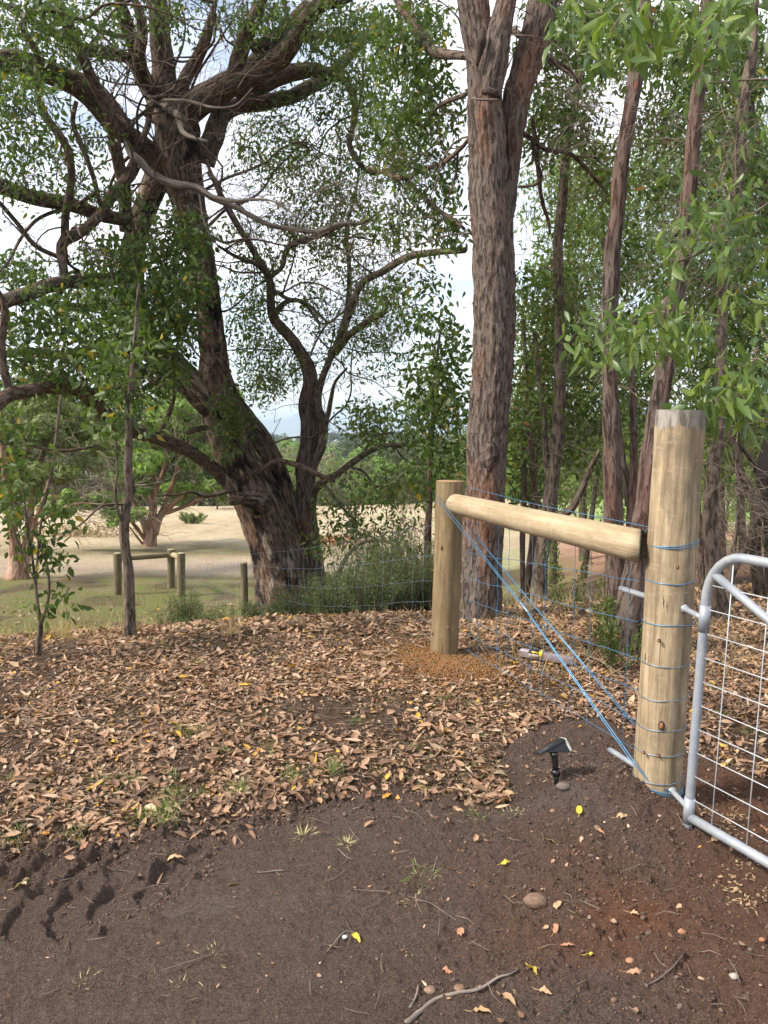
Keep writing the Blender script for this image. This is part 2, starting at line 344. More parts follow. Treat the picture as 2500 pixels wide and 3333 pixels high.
past = ss(0.6, 1.6, y - np.clip(5.95 + .28 * x, 4.9, 7.4)); yb_ = y + 1.2 * n_b - .03 * x; grass = past * (1 - ss(17.0, 18.4, yb_))
field = past * ss(17.0, 18.4, yb_) * (1 - ss(46, 50, y)); woods = ss(46, 50, y)
under = np.exp(-(((x + 5.5) / 7.5) ** 2 + ((y - 23.6) / 1.3) ** 2)) + .0 * y; path = np.exp(-((yb_ - 20.2) / 1.5) ** 2) * (y < 40); mulch_ = np.clip(.9 * np.exp(-((y - 16.6) / 1.1) ** 2) * ss(-.25, .15, n_a + .15 * n_c) + ss(.12, .34, n_a) * past * (y < 17.5) * .8, 0, 1)  # under: shade below the paddock tree, painted as a darker green-brown band
red = ss(1.2, 3.0, x - .12 * y) * ss(9.5, 11, y) * (1 - ss(24, 27, y))
nearred = np.exp(-(((u - 1960) / 330) ** 2 + ((v - 2960) / 190) ** 2)) * (.6 + .8 * n_c) + .55 * np.exp(-(((u - 2380) / 260) ** 2 + ((v - 2560) / 110) ** 2)) + .35 * ss(2050, 2500, u) * ss(2500, 2700, v)
nearred = np.clip(nearred, 0, 1) * (y < 5)
gxy = np.exp(-(((x - .42) / .52) ** 2 + ((y - 4.95) / .48) ** 2)); orange = ss(.35, .6, gxy + .25 * n_c)
green = ss(3, 9, x - .25 * (y - 26)) * ss(26, 30, y) * (1 - ss(46, 50, y)) + .5 * np.clip(n_b * 2, 0, 1) * field * ss(-2, 3, x)
one = np.ones_like(x)
rightwood = ss(1.3, 2.5, x) * past * (1 - ss(11, 12, y))
grass = np.clip(grass - rightwood, 0, 1); lit = np.clip(lit + rightwood + .75 * mulch_ * past, 0, 1)
grass = np.clip(grass * (1 - .8 * mulch_), 0, 1)
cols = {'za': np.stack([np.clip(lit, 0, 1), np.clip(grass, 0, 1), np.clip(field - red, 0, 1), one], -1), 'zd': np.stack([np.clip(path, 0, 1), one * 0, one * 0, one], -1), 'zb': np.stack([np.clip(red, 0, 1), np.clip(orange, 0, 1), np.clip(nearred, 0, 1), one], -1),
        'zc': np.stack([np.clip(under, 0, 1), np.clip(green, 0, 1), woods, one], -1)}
k = M('ground_soil', .95, .1); pos = k.coord('pos')
def sep(nm):
    a = k.n('ShaderNodeAttribute', attribute_name=nm); s_ = k.n('ShaderNodeSeparateColor'); k.l(a.outputs['Color'], s_.inputs[0]); return s_.outputs
za, zb, zc, zd = sep('za'), sep('zb'), sep('zc'), sep('zd')
nf, nm_, nl = k.noise(pos, 90, 6, .7), k.noise(pos, 22, 6, .65), k.noise(pos, 2.2, 5, .6)
soil = k.ramp(nm_, [(.36, (.080, .050, .036)), (.5, (.150, .101, .077)), (.64, (.220, .155, .122))]); soil = k.mix(.5, soil, k.ramp(nf, [(.41, (.036, .022, .016)), (.5, (.145, .098, .074)), (.59, (.32, .23, .185))]))
soil = k.mix(k.ramp(nl, [(.35, 0.0), (.7, .45)]), soil, (.20, .155, .13)); soil = k.mix(k.ramp(k.noise(pos, .9, 3, .5), [(.45, 0.0), (.62, .45)]), soil, (.100, .062, .044)); soil = k.mix(k.ramp(k.noise(k.coord('pos', (1, 3.2, 1), (4, 2, 0)), 1.1, 5, .6), [(.55, 0.0), (.66, .35)]), soil, (.26, .23, .22))
nvf = k.noise(pos, 320, 4, .75); soil = k.mix(.45, soil, k.ramp(nvf, [(.43, (.026, .016, .012)), (.5, (.140, .095, .072)), (.57, (.36, .265, .21))]))
c = k.mix(zb[2], soil, k.ramp(nm_, [(.3, (.13, .055, .028)), (.6, (.27, .12, .062)), (.8, (.36, .17, .09))]))
mulch = k.mix(.5, k.ramp(nm_, [(.38, (.045, .030, .022)), (.5, (.11, .072, .050)), (.62, (.20, .135, .092))]), k.ramp(nf, [(.4, (.03, .02, .015)), (.5, (.12, .078, .054)), (.6, (.30, .20, .135))])); c = k.mix(za[0], c, mulch)
gr = k.mix(k.ramp(nl, [(.40, 0.0), (.62, .9)]), k.ramp(nf, [(.3, (.13, .15, .04)), (.7, (.30, .31, .11))]), k.ramp(nm_, [(.3, (.15, .11, .06)), (.7, (.38, .30, .18))])); c = k.mix(za[1], c, gr)
fpos = k.coord('pos', (1, .35, 1)); fl = k.noise(fpos, .6, 6, .65); st = k.ramp(fl, [(.38, (.40, .31, .17)), (.5, (.53, .43, .27)), (.62, (.62, .52, .35))]); st = k.mix(.4, st, k.ramp(k.noise(pos, 7, 6, .75), [(.36, (.22, .165, .09)), (.52, (.55, .44, .30)), (.66, (.66, .55, .40))]))
c = k.mix(za[2], c, st); c = k.mix(k.math('MULTIPLY', zd[0], .8), c, k.ramp(nm_, [(.36, (.20, .14, .10)), (.5, (.50, .385, .29)), (.66, (.66, .53, .42))])); c = k.mix(zb[0], c, k.ramp(nl, [(.3, (.40, .21, .13)), (.7, (.55, .33, .22))]))
c = k.mix(k.math('MULTIPLY', zc[0], .85), c, k.ramp(nl, [(.35, (.13, .105, .05)), (.65, (.20, .19, .08))])); c = k.mix(zc[1], c, k.ramp(nl, [(.3, (.22, .36, .09)), (.7, (.34, .46, .16))]))  # first mix paints the tree shade into the field colour
c = k.mix(zc[2], c, k.ramp(k.noise(pos, .02, 6, .7), [(.3, (.09, .11, .05)), (.5, (.20, .19, .10)), (.7, (.32, .28, .18))])); c = k.mix(zb[1], c, k.ramp(nf, [(.3, (.20, .10, .04)), (.6, (.42, .24, .09))]))
k.col(c); k.bump(k.math('ADD', k.math('ADD', nf, k.math('MULTIPLY', nm_, 1.2)), k.math('MULTIPLY', nvf, .6)), 1.0, .035); GROUND = k.m
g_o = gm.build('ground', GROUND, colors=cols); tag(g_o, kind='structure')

# distant mountain and low ranges
MT = plain('mountain_forest', (.10, .115, .11), .95, var=.3, sc=.004)
mb = MB(); us = np.linspace(-1500, 4000, 700); rows = 14
pk = 8 + 3 * np.sin(us / 160.) + 20 * np.exp(-((us - 972) / 26.) ** 2) + 16 * np.exp(-((us - 950) / 90.) ** 2) + 9 * np.exp(-((us - 860) / 50.) ** 2) + 14 * np.exp(-((us - 300) / 200.) ** 2) + 16 * np.exp(-((us - 1600) / 260.) ** 2) - 8 * ss(1120, 1300, us)
pk = pk + 2.5 * vn(np.stack([us / 22, us * 0, us * 0], -1)) * .6; D0 = 8200.
V = []
for r in range(rows):
    t = r / (rows - 1) * 2 - 1; prof = (1 - abs(t) ** 1.3); yy = D0 + t * 900
    hz = -75 + (pk / F * D0 + 75 + EYE) * prof * (1 + .10 * vn(np.stack([us / 60, us * 0 + r * .8, us * 0], -1)) * (1 - prof) * 2)
    V.append(np.stack([(us - 1250) / F * yy, np.full_like(us, yy), hz - 3], -1))
V = np.concatenate(V); n_ = len(us); i = np.arange(rows - 1)[:, None] * n_; j = np.arange(n_ - 1)[None]
mb.add(V, np.stack([i + j, i + j + 1, i + n_ + j + 1, i + n_ + j], -1).reshape(-1, 4)); tag(mb.build('mountain', MT), kind='structure')
#@PART2
# ------------------------------------------------------------------ timber, wire and metal
def woodm(name, a, b, c, grey=0, weather=None, top=None, tl=0):
    k = M(name, .75, .25); v = k.coord('bc', (1, 1, .05)); n = k.noise(v, 46, 7, .72, .4); f = k.noise(k.coord('bc', (1, 1, .02)), 120, 3, .6)
    cc = k.ramp(n, [(.36, a), (.5, b), (.64, c)]); cc = k.mix(k.ramp(k.noise(k.coord('bc', (1, 1, .45), (3, 3, 3)), 9, 7, .72), [(.42, 0.0), (.62, .75)]), cc, weather or a)
    cr_ = k.math('MULTIPLY', k.ramp(f, [(.30, 1.0), (.345, 0.0)]), .75); cc = k.mix(cr_, cc, tuple(x * .35 for x in a))
    cc = k.mix(k.ramp(k.noise(k.coord('bc', (6, 6, 30)), 1.2, 5, .7), [(.6, 0.0), (.68, .3)]), cc, tuple(min(1, x * 1.3) for x in c))
    if top:
        a_ = k.n('ShaderNodeAttribute', attribute_name='bc'); s_ = k.n('ShaderNodeSeparateXYZ'); k.l(a_.outputs['Vector'], s_.inputs[0])
        w = k.noise(k.coord('bc', (1, 1, .12)), 30, 5, .6); q = k.math('ADD', s_.outputs[2], k.math('MULTIPLY', w, .14))
        cc = k.mix(k.ramp(k.math('SUBTRACT', q, tl), [(0.0, 0.0), (.008, .95)]), cc, k.ramp(k.noise(k.coord('bc', (1, 1, .2)), 24, 4, .6), [(.4, (.11, .095, .08)), (.55, (.34, .31, .27))]))
    k.col(cc); k.bump(k.math('ADD', n, k.math('MULTIPLY', f, .6)), .5, .004); return k.m
W_GATE = woodm('timber_pale_treated', (.19, .138, .078), (.355, .268, .160), (.48, .38, .245), weather=(.155, .118, .076), top=True, tl=1.73)
W_RAIL = woodm('timber_rail_pale', (.30, .225, .13), (.41, .320, .20), (.49, .395, .26), weather=(.28, .22, .125))
W_OLD = woodm('timber_brown_treated', (.14, .095, .045), (.215, .155, .08), (.30, .225, .125), weather=(.15, .105, .055))
W_FAR = woodm('timber_weathered_grey', (.10, .08, .045), (.17, .135, .08), (.25, .21, .14))
ENDG = plain('timber_end_grain', (.34, .20, .095), .85, var=.35, sc=60)
ENDD = plain('timber_end_dark', (.15, .125, .09), .9, var=.4, sc=70)
KNOT = plain('knot_red_brown', (.30, .13, .05), .7, var=.4, sc=90); KNOTD = plain('knot_dark_rim', (.035, .022, .015), .9)
WBLUE = plain('wire_blue_coated', (.10, .26, .42), .4, .5, var=.2); WGREY = plain('wire_galvanised', (.22, .29, .36), .4, .7)
GALV = M('galvanised_pipe', .42, .5); GALV.b.inputs['Metallic'].default_value = .25; _v = GALV.coord('obj')
GALV.col(GALV.mix(GALV.ramp(GALV.noise(_v, 26, 5, .7), [(.5, 0.0), (.64, .5)]), GALV.ramp(GALV.noise(_v, 9, 5, .65), [(.3, (.25, .275, .31)), (.7, (.37, .39, .43))]), (.42, .44, .33))); GALV.bump(GALV.noise(_v, 200, 3, .6), .12, .002); GALV = GALV.m
WDULL = plain('wire_dull', (.16, .22, .27), .6, .3); MESHW = plain('gate_mesh_wire', (.55, .57, .58), .45, .3, var=.1)
BLK = plain('black_plastic', (.012, .012, .013), .35, 0, .5, var=.2); PANEL = plain('solar_panel_dark', (.020, .022, .026), .2, 0, .6, var=.3, sc=90); LENS = plain('clear_lens', (.50, .50, .46), .15, 0, .7)

def postdisp(am=.004, lobes=.006):
    def d(bc, R, th, ln): return lobes * fbm(np.stack([np.cos(th) + 0 * ln, np.sin(th) + 0 * ln, ln * 1.4 + 0 * th], -1) * 1.2, 3) + am * fbm(np.stack([bc[..., 0] * 30, bc[..., 1] * 30, bc[..., 2] * 1.5], -1), 3)
    return d
class Pole:
    def __init__(s, name, A, B, r0, r1, mat, end, label, cat, group=None, seg=40, step=.02):
        s.A, s.B, s.r0, s.r1 = np.array(A), np.array(B), r0, r1
        s.o = empty(name, tuple(A), label, cat, group); mb = MB(); tube(mb, [A, (np.array(A) + B) / 2, B], [r0, (r0 + r1) / 2, r1], seg, step, postdisp(), caps=False); mb.build('shaft', mat, s.o)
        d = norm(s.B - s.A)
        for q, sg, r in ((s.A, -1, r0), (s.B, 1, r1)):
            mb = MB(); tube(mb, [q + d * sg * -.004, q + d * sg * -.001], [r * .985, r * .97], seg, 0); mb.build('cut_end', end, s.o)
    def at(s, z): t = (z - s.A[2]) / (s.B[2] - s.A[2]); return s.A + (s.B - s.A) * t, s.r0 + (s.r1 - s.r0) * t
    def surf(s, u, v):                                    # point of the shaft seen at (u, v)
        z = P(u, v, s.A[1] - s.r0)[2]
        for _ in range(4):
            c, r = s.at(z); p = P(u, v, c[1]); dx = np.clip((p[0] - c[0]) / r, -.97, .97); yy = c[1] - r * math.sqrt(1 - dx * dx); z = P(u, v, yy)[2]
        p = P(u, v, yy); nn = norm(np.array([p[0] - c[0], p[1] - c[1], 0])); return p, nn
    def ring(s, v, mat, w=.0017, tilt=0.0, kink=.003, n=1, name='wire_loop'):
        z = P(2150, v, s.A[1] - s.r0)[2]; c, r = s.at(z); mb = MB(); th = np.linspace(0, 2 * np.pi, 40)
        for q in range(n):
            rr_ = r + .003 + .001 * np.sin(3 * th); zz = z + tilt * np.cos(th) + kink * vn(np.stack([th * 1.5, th * 0 + v + q, th * 0], -1)) - q * (.006 + .008 * np.cos(th + .6))
            tube(mb, np.stack([c[0] + rr_ * np.cos(th), c[1] + rr_ * np.sin(th), zz], -1), np.full(40, w), 6, 0, caps=False)
        return mb.build(name, mat, s.o)
    def knot(s, u, v, w=.010, h=.017, rim=.003):
        p, nn = s.surf(u, v); t1 = np.array([-nn[1], nn[0], 0]); t2 = np.array([0, 0, 1.]); th = np.linspace(0, 2 * np.pi, 20, endpoint=False)
        for nm, m_, e, dz in (('knot_rim', KNOTD, rim, .0035), ('knot', KNOT, 0, .0050)):
            mb = MB(); ring = p + np.outer(np.cos(th) * (w + e), t1) + np.outer(np.sin(th) * (h + e), t2) - nn * .004; cen = p + nn * dz; in_ = p + np.outer(np.cos(th) * (w + e) * .8, t1) + np.outer(np.sin(th) * (h + e) * .8, t2) + nn * dz
            k_ = np.arange(20); mb.add(np.vstack([ring, in_, cen]), [np.stack([k_, (k_ + 1) % 20, 20 + (k_ + 1) % 20, 20 + k_], -1), np.stack([20 + k_, 20 + (k_ + 1) % 20, np.full(20, 40)], -1)]); mb.build(nm, m_, s.o)
    def crack(s, u, v, hh, w=.0022):
        z = []; pts = [s.surf(u + random.uniform(-2, 2), v + t * hh) for t in np.linspace(-1, 1, 8)]; mb = MB()
        tube(mb, [p + n_ * -.0005 for p, n_ in pts], [w * math.sin(math.pi * (i + .4) / 8) for i in range(8)], 5, .02); mb.build('crack', KNOTD, s.o)

tA, tB = P(2133, 2650, 3.10) - np.array([0, 0, .03]), P(2217, 1334, 3.06)
GATEPOST = Pole('gate_post', tA, tB, .0985, .0925, W_GATE, ENDD, 'thick pale treated timber post wrapped with blue wires, carrying the gate hinges', 'post', seg=64, step=.012)
gp = GATEPOST
gp.ring(1772, WBLUE, .002, .014, .002, 2); gp.ring(1897, WBLUE, .0018, .003, .004); gp.ring(2035, WBLUE, .0018, .004); gp.ring(2168, WGREY, .0018, .004); gp.ring(2280, WGREY, .0018, .006, .004)
gp.ring(2378, WGREY, .0018, .006); gp.ring(2462, WGREY, .0018, .005); gp.ring(2553, WGREY, .0018, .006); gp.ring(2580, WBLUE, .0024, -.012, .001, 2)
gp.knot(2153, 2363, .0095, .017); gp.knot(2143, 2460, .005, .006, .001); gp.knot(2203, 2242, .004, .007); gp.knot(2205, 1845, .004, .009); gp.knot(2095, 2450, .005, .006, .001); gp.knot(2145, 2086, .004, .005)
for q in ((2190, 2050, 25), (2200, 2075, 28), (2100, 2140, 18), (2160, 1960, 22), (2230, 1700, 60), (2236, 2040, 18)): gp.crack(*q)
def pipe(mb, pts, r, seg=18, step=.03): tube(mb, pts, [r] * len(pts), seg, step)
# pivot bolts: short pipe out the back, nut, arm to the gate
GX0 = np.array([1.188, 2.85]); gd = norm(np.array([.425, -.905])); GT = lambda t, z: np.array([GX0[0] + gd[0] * t, GX0[1] + gd[1] * t, z])
for (un, vn_, zg, ub, vb, bk) in ((2222, 1978, None, 2020, 1915, 3.42), (2182, 2568, None, 1985, 2440, 3.42)):
    p, nn = gp.surf(un, vn_); z = p[2]; c, r = gp.at(z); g0 = GT(0, 0)
    tgt = np.array([1.188 + .0 + .016 * (z - .1), 2.85, z]); d = norm(tgt - p); mb = MB(); pipe(mb, [p - d * .01, tgt], .0105)
    e = empty  # arm
    ar = mb.build('hinge_arm', GALV, gp.o); mb = MB(); tube(mb, [p - d * .002, p + d * .006], [.021, .021], 20, 0); mb.build('washer', GALV, ar)
    mb = MB(); tube(mb, [p + d * .006, p + d * .026], [.0185, .0185], 6, 0); o = mb.build('nut', GALV, ar, smooth=False)
    back = P(ub, vb, bk); back_in = np.array([c[0], c[1], z]); back_in = back + (back_in - back) * .9; mb = MB(); tube(mb, [back, back_in], [.0125, .0125], 16, .05); mb.build('bolt_tail', GALV, gp.o)
# staple heads
for (u_, v_) in ((2243, 1808), (2237, 1770)):
    p, nn = gp.surf(u_, v_); mb = MB(); tube(mb, [p, p + nn * .004], [.0045, .003], 10, 0); mb.build('nail_head', MESHW, gp.o)

sA, sB = P(1445, 2156, 5.18) - np.array([0, 0, .03]), P(1466, 1565, 5.18)
BRACE = Pole('brace_post', sA, sB, .0955, .0925, W_OLD, ENDG, 'brown treated timber post standing in orange gravel at the far end of the rail', 'post', seg=48, step=.02)
for q in ((1436, 1782, .009, .013), (1486, 1772, .008, .012), (1459, 2042, .009, .015), (1408, 2062, .006, .012), (1487, 2040, .005, .012)): BRACE.knot(*q, rim=.0015)
for q in ((1445, 1900, 60), (1438, 2110, 30)): BRACE.crack(*q, w=.0012)
mb = MB(); a, b = P(1478, 1640, 5.03), P(2084, 1778, 3.14); dd = norm(b - a)
rail_o = empty('timber_rail', tuple(a), 'pale round timber rail running between the brown post and the gate post', 'rail')
tube(mb, [a - dd * .03, a - dd * .015, a + dd * .02, a * .5 + b * .5, b], [.030, .052, .0655, .067, .067], 40, .02, postdisp(.002, .004), caps=True); 
_n = norm(np.array([.93, -.36, 0.])); _Vr = mb.V[0]; _pr = (_Vr - a) @ dd; _m = _pr > np.linalg.norm(b - a) - .12; _sh = ((b - _Vr) @ _n) / (dd @ _n); _w = np.clip((_pr - (np.linalg.norm(b - a) - .12)) / .12, 0, 1)
_Vr[_m] += dd[None] * (_sh * (_pr > np.linalg.norm(b - a) - .005))[_m][:, None]; mb.build('rail', W_RAIL, rail_o)
mb = MB(); tube(mb, [b - dd * .003, b + dd * .003], [.066, .0655], 40, 0); _V = mb.V[0]; _c = ((b - _V) @ _n) / (dd @ _n); _f = (_V - b) @ dd
mb.V[0] = _V + dd[None] * (_c + _f + .001)[:, None]; mb.build('cut_end', ENDD, rail_o)

# fence netting
def netting(A, B, hA, hB, spacing, w, mat, label, sag=.0, bulge=None, knots=True, name='wire_netting', ph=.5):
    A, B = np.array(A), np.array(B); o = empty(name, (A[0], A[1], A[2]), label, 'wire fence')
    n = max(2, int(np.linalg.norm((B - A)[:2]) / spacing)); Ht = []
    for hi, (a, b) in enumerate(zip(hA, hB)):
        t = np.linspace(0, 1, n * 3 + 1); q = A[:2] + np.outer(t, (B - A)[:2]); z = a + (b - a) * t + .006 * vn(np.stack([t * 30, t * 0 + hi * 7.3, t * 0], -1))
        if bulge: z = z + bulge(t, hi / (len(hA) - 1.))
        off = .012 * vn(np.stack([t * 9, t * 0 + hi * 3.1, t * 0 + 2], -1)); pts = np.stack([q[:, 0] + off * .6, q[:, 1] + off, z], -1); Ht.append(pts)
        mb = MB(); tube(mb, pts, np.full(len(t), w), 5, 0, caps=False); mb.build('line_wire', mat, o)
    for i in range(n):
        t = (i + ph) / n; kk = int(round(t * n * 3)); col = [p[kk] for p in Ht]; mb = MB(); pts = []
        for a, b in zip(col[:-1], col[1:]): pts += [a, (a + b) / 2 + RNG.normal(0, .004, 3)]
        pts.append(col[-1]); tube(mb, pts, [w * .9] * len(pts), 5, 0, caps=False)
        if knots:
            for p in col: tube(mb, [p + [0, 0, .009], p, p - [0, 0, .009]], [w * .9, w * 2.4, w * .9], 6, 0, caps=False)
        mb.build('stay_wire', mat, o)
    return o
zr = [P(1512, q, 5.2)[2] for q in (1697, 1798, 1880, 1948, 2008, 2056, 2107)]; zl = [P(2090, q, 3.15)[2] for q in (1800, 1895, 2030, 2150, 2255, 2350, 2440)]
netting((sB[0] + .085, 5.22, 0), (tB[0] - .10, 3.17, 0), zr, zl, .235, .0015, WBLUE, 'blue wire netting hung below the pale timber rail')
pB = P(793, 1832, 10.0); gB = H(pB[0], 10.0)
zb_ = [gB + h for h in (.98, .84, .70, .56, .42, .28, .12)]
netting((sA[0] - .06, 5.25, 0), (pB[0], 10.0, 0), [z - .03 for z in zr], zb_, .26, .0012, WGREY, 'grey blue wire netting sagging downhill from the brown post past the charred tree', bulge=lambda t, f: -.25 * np.sin(np.pi * t) ** 1.2 * (.15 + .85 * f))
mb = MB(); p0, p1 = P(1514, 1583, 5.22), P(2112, 1716, 3.16); tube(mb, [p0, p0 * .5 + p1 * .5 - [0, 0, .012], p1, P(2100, 1730, 3.10)], [.0017] * 4, 6, .1); p2 = P(2098, 1716, 3.15)
tag(mb.build('top_wire', WBLUE), 'single tight blue wire strung just above the timber rail', 'wire')
bw = empty('brace_wire', tuple(P(1420, 1610, 5.1)), 'doubled blue brace wire slanting from the brown post to the foot of the gate post', 'wire')
kn = P(1705, 1975, 4.02); a0, a1 = P(1419, 1608, 5.12), P(1423, 1628, 5.11); e0, e1 = P(2120, 2548, 3.02), P(2190, 2580, 2.985); f0, f1 = P(1512, 1702, 5.23), P(2064, 2362, 3.2)
for pts in ((a0, kn + [0, 0, .003], P(2062, 2475, 3.06), e0, e1), (a1, kn - [0, 0, .004], P(2058, 2482, 3.05), e0 - [0, 0, .006], e1 - [0, 0, .004])):
    mb = MB(); tube(mb, pts, [.0022] * len(pts), 6, 0); mb.build('strand', WBLUE, bw)
for dz in (0, .012):
    mb = MB(); tube(mb, [f0 + [0, 0, dz], (f0 + f1) / 2 + [0, 0, dz * .3], f1 + [0, 0, dz]], [.0019] * 3, 6, 0); mb.build('strand', WBLUE, bw)
mb = MB(); tube(mb, [kn + norm(a0 - kn) * .05, kn, kn - norm(a0 - kn) * .05], [.006, .009, .006], 8, .01); d9 = norm(np.array([.6, .2, .1])); tube(mb, [kn, kn + d9 * .05, kn + d9 * .02 + [0, 0, .02], kn + [0, 0, .01]], [.002] * 4, 6, .01); mb.build('wire_joiner', WGREY, bw)

# downhill fence posts and far end assembly
def fpost(u, v0, v1, y, r, label, group=None, name='fence_post'):
    b_ = P(u, v1, y); zb2 = min(b_[2], H(b_[0], y)) - .05; tp = P(u + (1 if u > 700 else 0), v0, y)
    return Pole(name, (b_[0] + (.03 if u > 700 else 0), y, zb2), tp, r * 1.03, r, W_FAR, plain('timber_end_light', (.33, .29, .16), .9, sc=60), label, 'post', group, 20, .05)
fpost(793, 1832, 2070, 10.0, .046, 'slim weathered timber post standing alone in front of the charred leaning tree')
A1 = fpost(383, 1800, 1952, 15.0, .080, 'left post of the low timber frame behind the slender trunk', 'posts of the far timber frame')
A2 = fpost(557, 1788, 1945, 15.9, .078, 'rear middle post of the far timber frame where both rails meet', 'posts of the far timber frame')
A3 = fpost(590, 1800, 1960, 14.8, .080, 'right front post of the far timber frame, nearest the wire', 'posts of the far timber frame')
for (p_, q_, w_, lb) in ((P(388, 1820, 15.0), P(553, 1807, 15.9), .048, 'dark weathered rail between the left and rear posts of the far frame'), (P(562, 1806, 15.9), P(588, 1815, 14.85), .055, 'short pale rail joining the two right posts of the far frame')):
    mb = MB(); tube(mb, [p_, q_], [w_, w_], 14, .1, postdisp()); tag(mb.build('timber_rail', W_FAR if w_ < .05 else W_RAIL), lb, 'rail', 'rails of the far timber frame')
g3 = H(A3.A[0], 14.8)
netting((pB[0], 10.0, 0), (A3.A[0], 14.8, 0), [gB + h for h in (.98, .84, .70, .56, .42, .28, .12)], [g3 + h for h in (.92, .8, .66, .52, .38, .25, .1)], .22, .0012, WDULL, 'fine grey netting between the lone slim post and the far timber frame', knots=False)

# ------------------------------------------------------------------ gate
gate = empty('farm_gate', tuple(GT(0, .05)), 'galvanised pipe farm gate with wire mesh, hung beside the thick pale post', 'gate')
def gt(t, z): return GT(t, z) + np.array([.033 * (z - .1) * .0 + .032 * (z - .08), 0, 0])
mb = MB(); zt, z0 = 1.128, .085; GLn = 3.4
pipe(mb, [gt(0, .028), gt(0, .5), gt(0, .94)] + [gt(.15 * (1 - math.cos(a)), .95 + .178 * math.sin(a)) for a in np.linspace(0.15, math.pi / 2, 7)] + [gt(.5, zt), gt(1.5, zt), gt(GLn, zt), gt(GLn, z0)], .0178); mb.build('outer_frame', GALV, gate)
mb = MB(); pipe(mb, [gt(0.0, z0), gt(GLn, z0)], .0178, 18, .2); mb.build('bottom_rail', GALV, gate)
mb = MB(); pipe(mb, [gt(.02, 1.055), gt(2.0, z0)], .0155, 18, .2); mb.build('diagonal_brace', GALV, gate)
for z in (.13, .86 - .06):
    zc_ = gp.surf(2182, 2568)[0][2] if z < .2 else gp.surf(2222, 1978)[0][2]
    mb = MB(); tube(mb, [gt(0, zc_ - .055), gt(0, zc_ + .045)], [.0208, .0208], 24, 0); mb.build('hinge_collar', GALV, gate)
mesh_o = MB(); off = np.array([-gd[1], gd[0], 0]) * -.0
for z in np.arange(.16, 1.08, .094): tube(mesh_o, [gt(.01, z), gt(GLn, z)], [.0022] * 2, 6, .3)
for t in np.arange(.11, GLn, .155): tube(mesh_o, [gt(t, z0), gt(t, zt)], [.0021] * 2, 6, .3)
mesh_o.build('wire_mesh', MESHW, gate)

# ------------------------------------------------------------------ solar spotlight stuck in the soil
sb = GP(1810, 2545); sy = sb[1]; st0 = P(1810, 2556, sy); st1 = P(1804, 2445, sy)
so = empty('solar_spotlight', tuple(st0), 'small black solar spotlight on a stake pushed into the loose dark soil', 'garden light')
mb = MB(); tube(mb, [st0 - [0, 0, .08], P(1811, 2520, sy)], [.004, .0125], 12, .02); tube(mb, [P(1811, 2524, sy), P(1809, 2505, sy)], [.0165, .0165], 20, 0); mb.build('ground_stake', BLK, so)
mb = MB(); tube(mb, [P(1809, 2508, sy), P(1805, 2452, sy)], [.0125, .0130], 20, .02); tube(mb, [P(1805, 2462, sy), P(1803, 2448, sy)], [.016, .017], 16, 0); mb.build('stem', BLK, so)
hp, hq = P(1752, 2452, sy - .02), P(1835, 2403, sy + .01); X = norm(hq - hp); hl = np.linalg.norm(hq - hp) * 1.02
Yv = norm(np.array([.30, 1.0, -.12]) - X * np.dot(X, [.30, 1.0, -.12])); Z = np.cross(X, Yv); Z = Z if Z[2] > 0 else -Z; Rm = np.stack([X, Yv, Z], -1); hc = (hp + hq) / 2 + Yv * .035
def wedge(mb, l0, l1, w, t0, t1, z0_, c=hc):
    q = [(l0, -w, z0_), (l1, -w, z0_), (l1, w, z0_), (l0, w, z0_), (l0, -w, z0_ - t0), (l1, -w, z0_ - t1), (l1, w, z0_ - t1), (l0, w, z0_ - t0)]
    mb.add(np.array(q) @ Rm.T + c, np.array([[0, 1, 2, 3], [7, 6, 5, 4], [0, 4, 5, 1], [1, 5, 6, 2], [2, 6, 7, 3], [3, 7, 4, 0]]))
def bev(o, w=.003):
    m_ = o.modifiers.new('bevel', 'BEVEL'); m_.width = w; m_.segments = 2; return o
mb = MB(); wedge(mb, -hl / 2, hl / 2, .043, .010, .012, 0); bev(mb.build('panel_frame', BLK, so, False))
mb = MB(); wedge(mb, -hl / 2 + .007, hl / 2 - .007, .036, .002, .002, .0015); mb.build('solar_panel', PANEL, so, False)
mb = MB(); wedge(mb, -hl / 2 + .035, hl / 2 - .004, .036, .004, .052, -.010); bev(mb.build('lamp_housing', BLK, so, False))
mb = MB(); wedge(mb, hl / 2 - .004, hl / 2 + .008, .038, .060, .055, -.002); bev(mb.build('lamp_lens', LENS, so, False), .004)

# ------------------------------------------------------------------ clear plastic tube pack with label, on the leaves
PK = plain('clear_plastic_pack', (.24, .19, .20), .2, 0, .6, var=.25, sc=30); PKB = plain('pack_black', (.02, .02, .022), .4); PKY = plain('pack_yellow', (.75, .55, .02), .45, var=.05); PKW = plain('pack_white', (.38, .35, .33), .5, var=.1)
q0 = GP(1693, 2144); q1 = GP(1868, 2174); q0 = q0 + [0, 0, .045]; q1 = q1 + [0, 0, .045]; X = norm(q1 - q0); Yv = norm(np.cross([0, 0, 1.], X)); Z = np.cross(X, Yv); Rm = np.stack([X, Yv, Z], -1); Ln_ = np.linalg.norm(q1 - q0); cc0 = (q0 + q1) / 2
po = empty('plastic_tube_pack', tuple(cc0), 'long clear plastic tube with black and yellow label lying on the leaves', 'packaging')
mb = MB(); box(mb, cc0, (Ln_, .055, .052), Rm); bev(mb.build('tube', PK, po, False), .006)
lc = q0 + X * Ln_ * .30; mb = MB(); box(mb, lc, (Ln_ * .24, .059, .030), Rm); mb.build('label_lower', PKW, po, False)
mb = MB(); box(mb, lc + Z * .021, (Ln_ * .24, .060, .020), Rm); mb.build('label_upper', PKB, po, False)
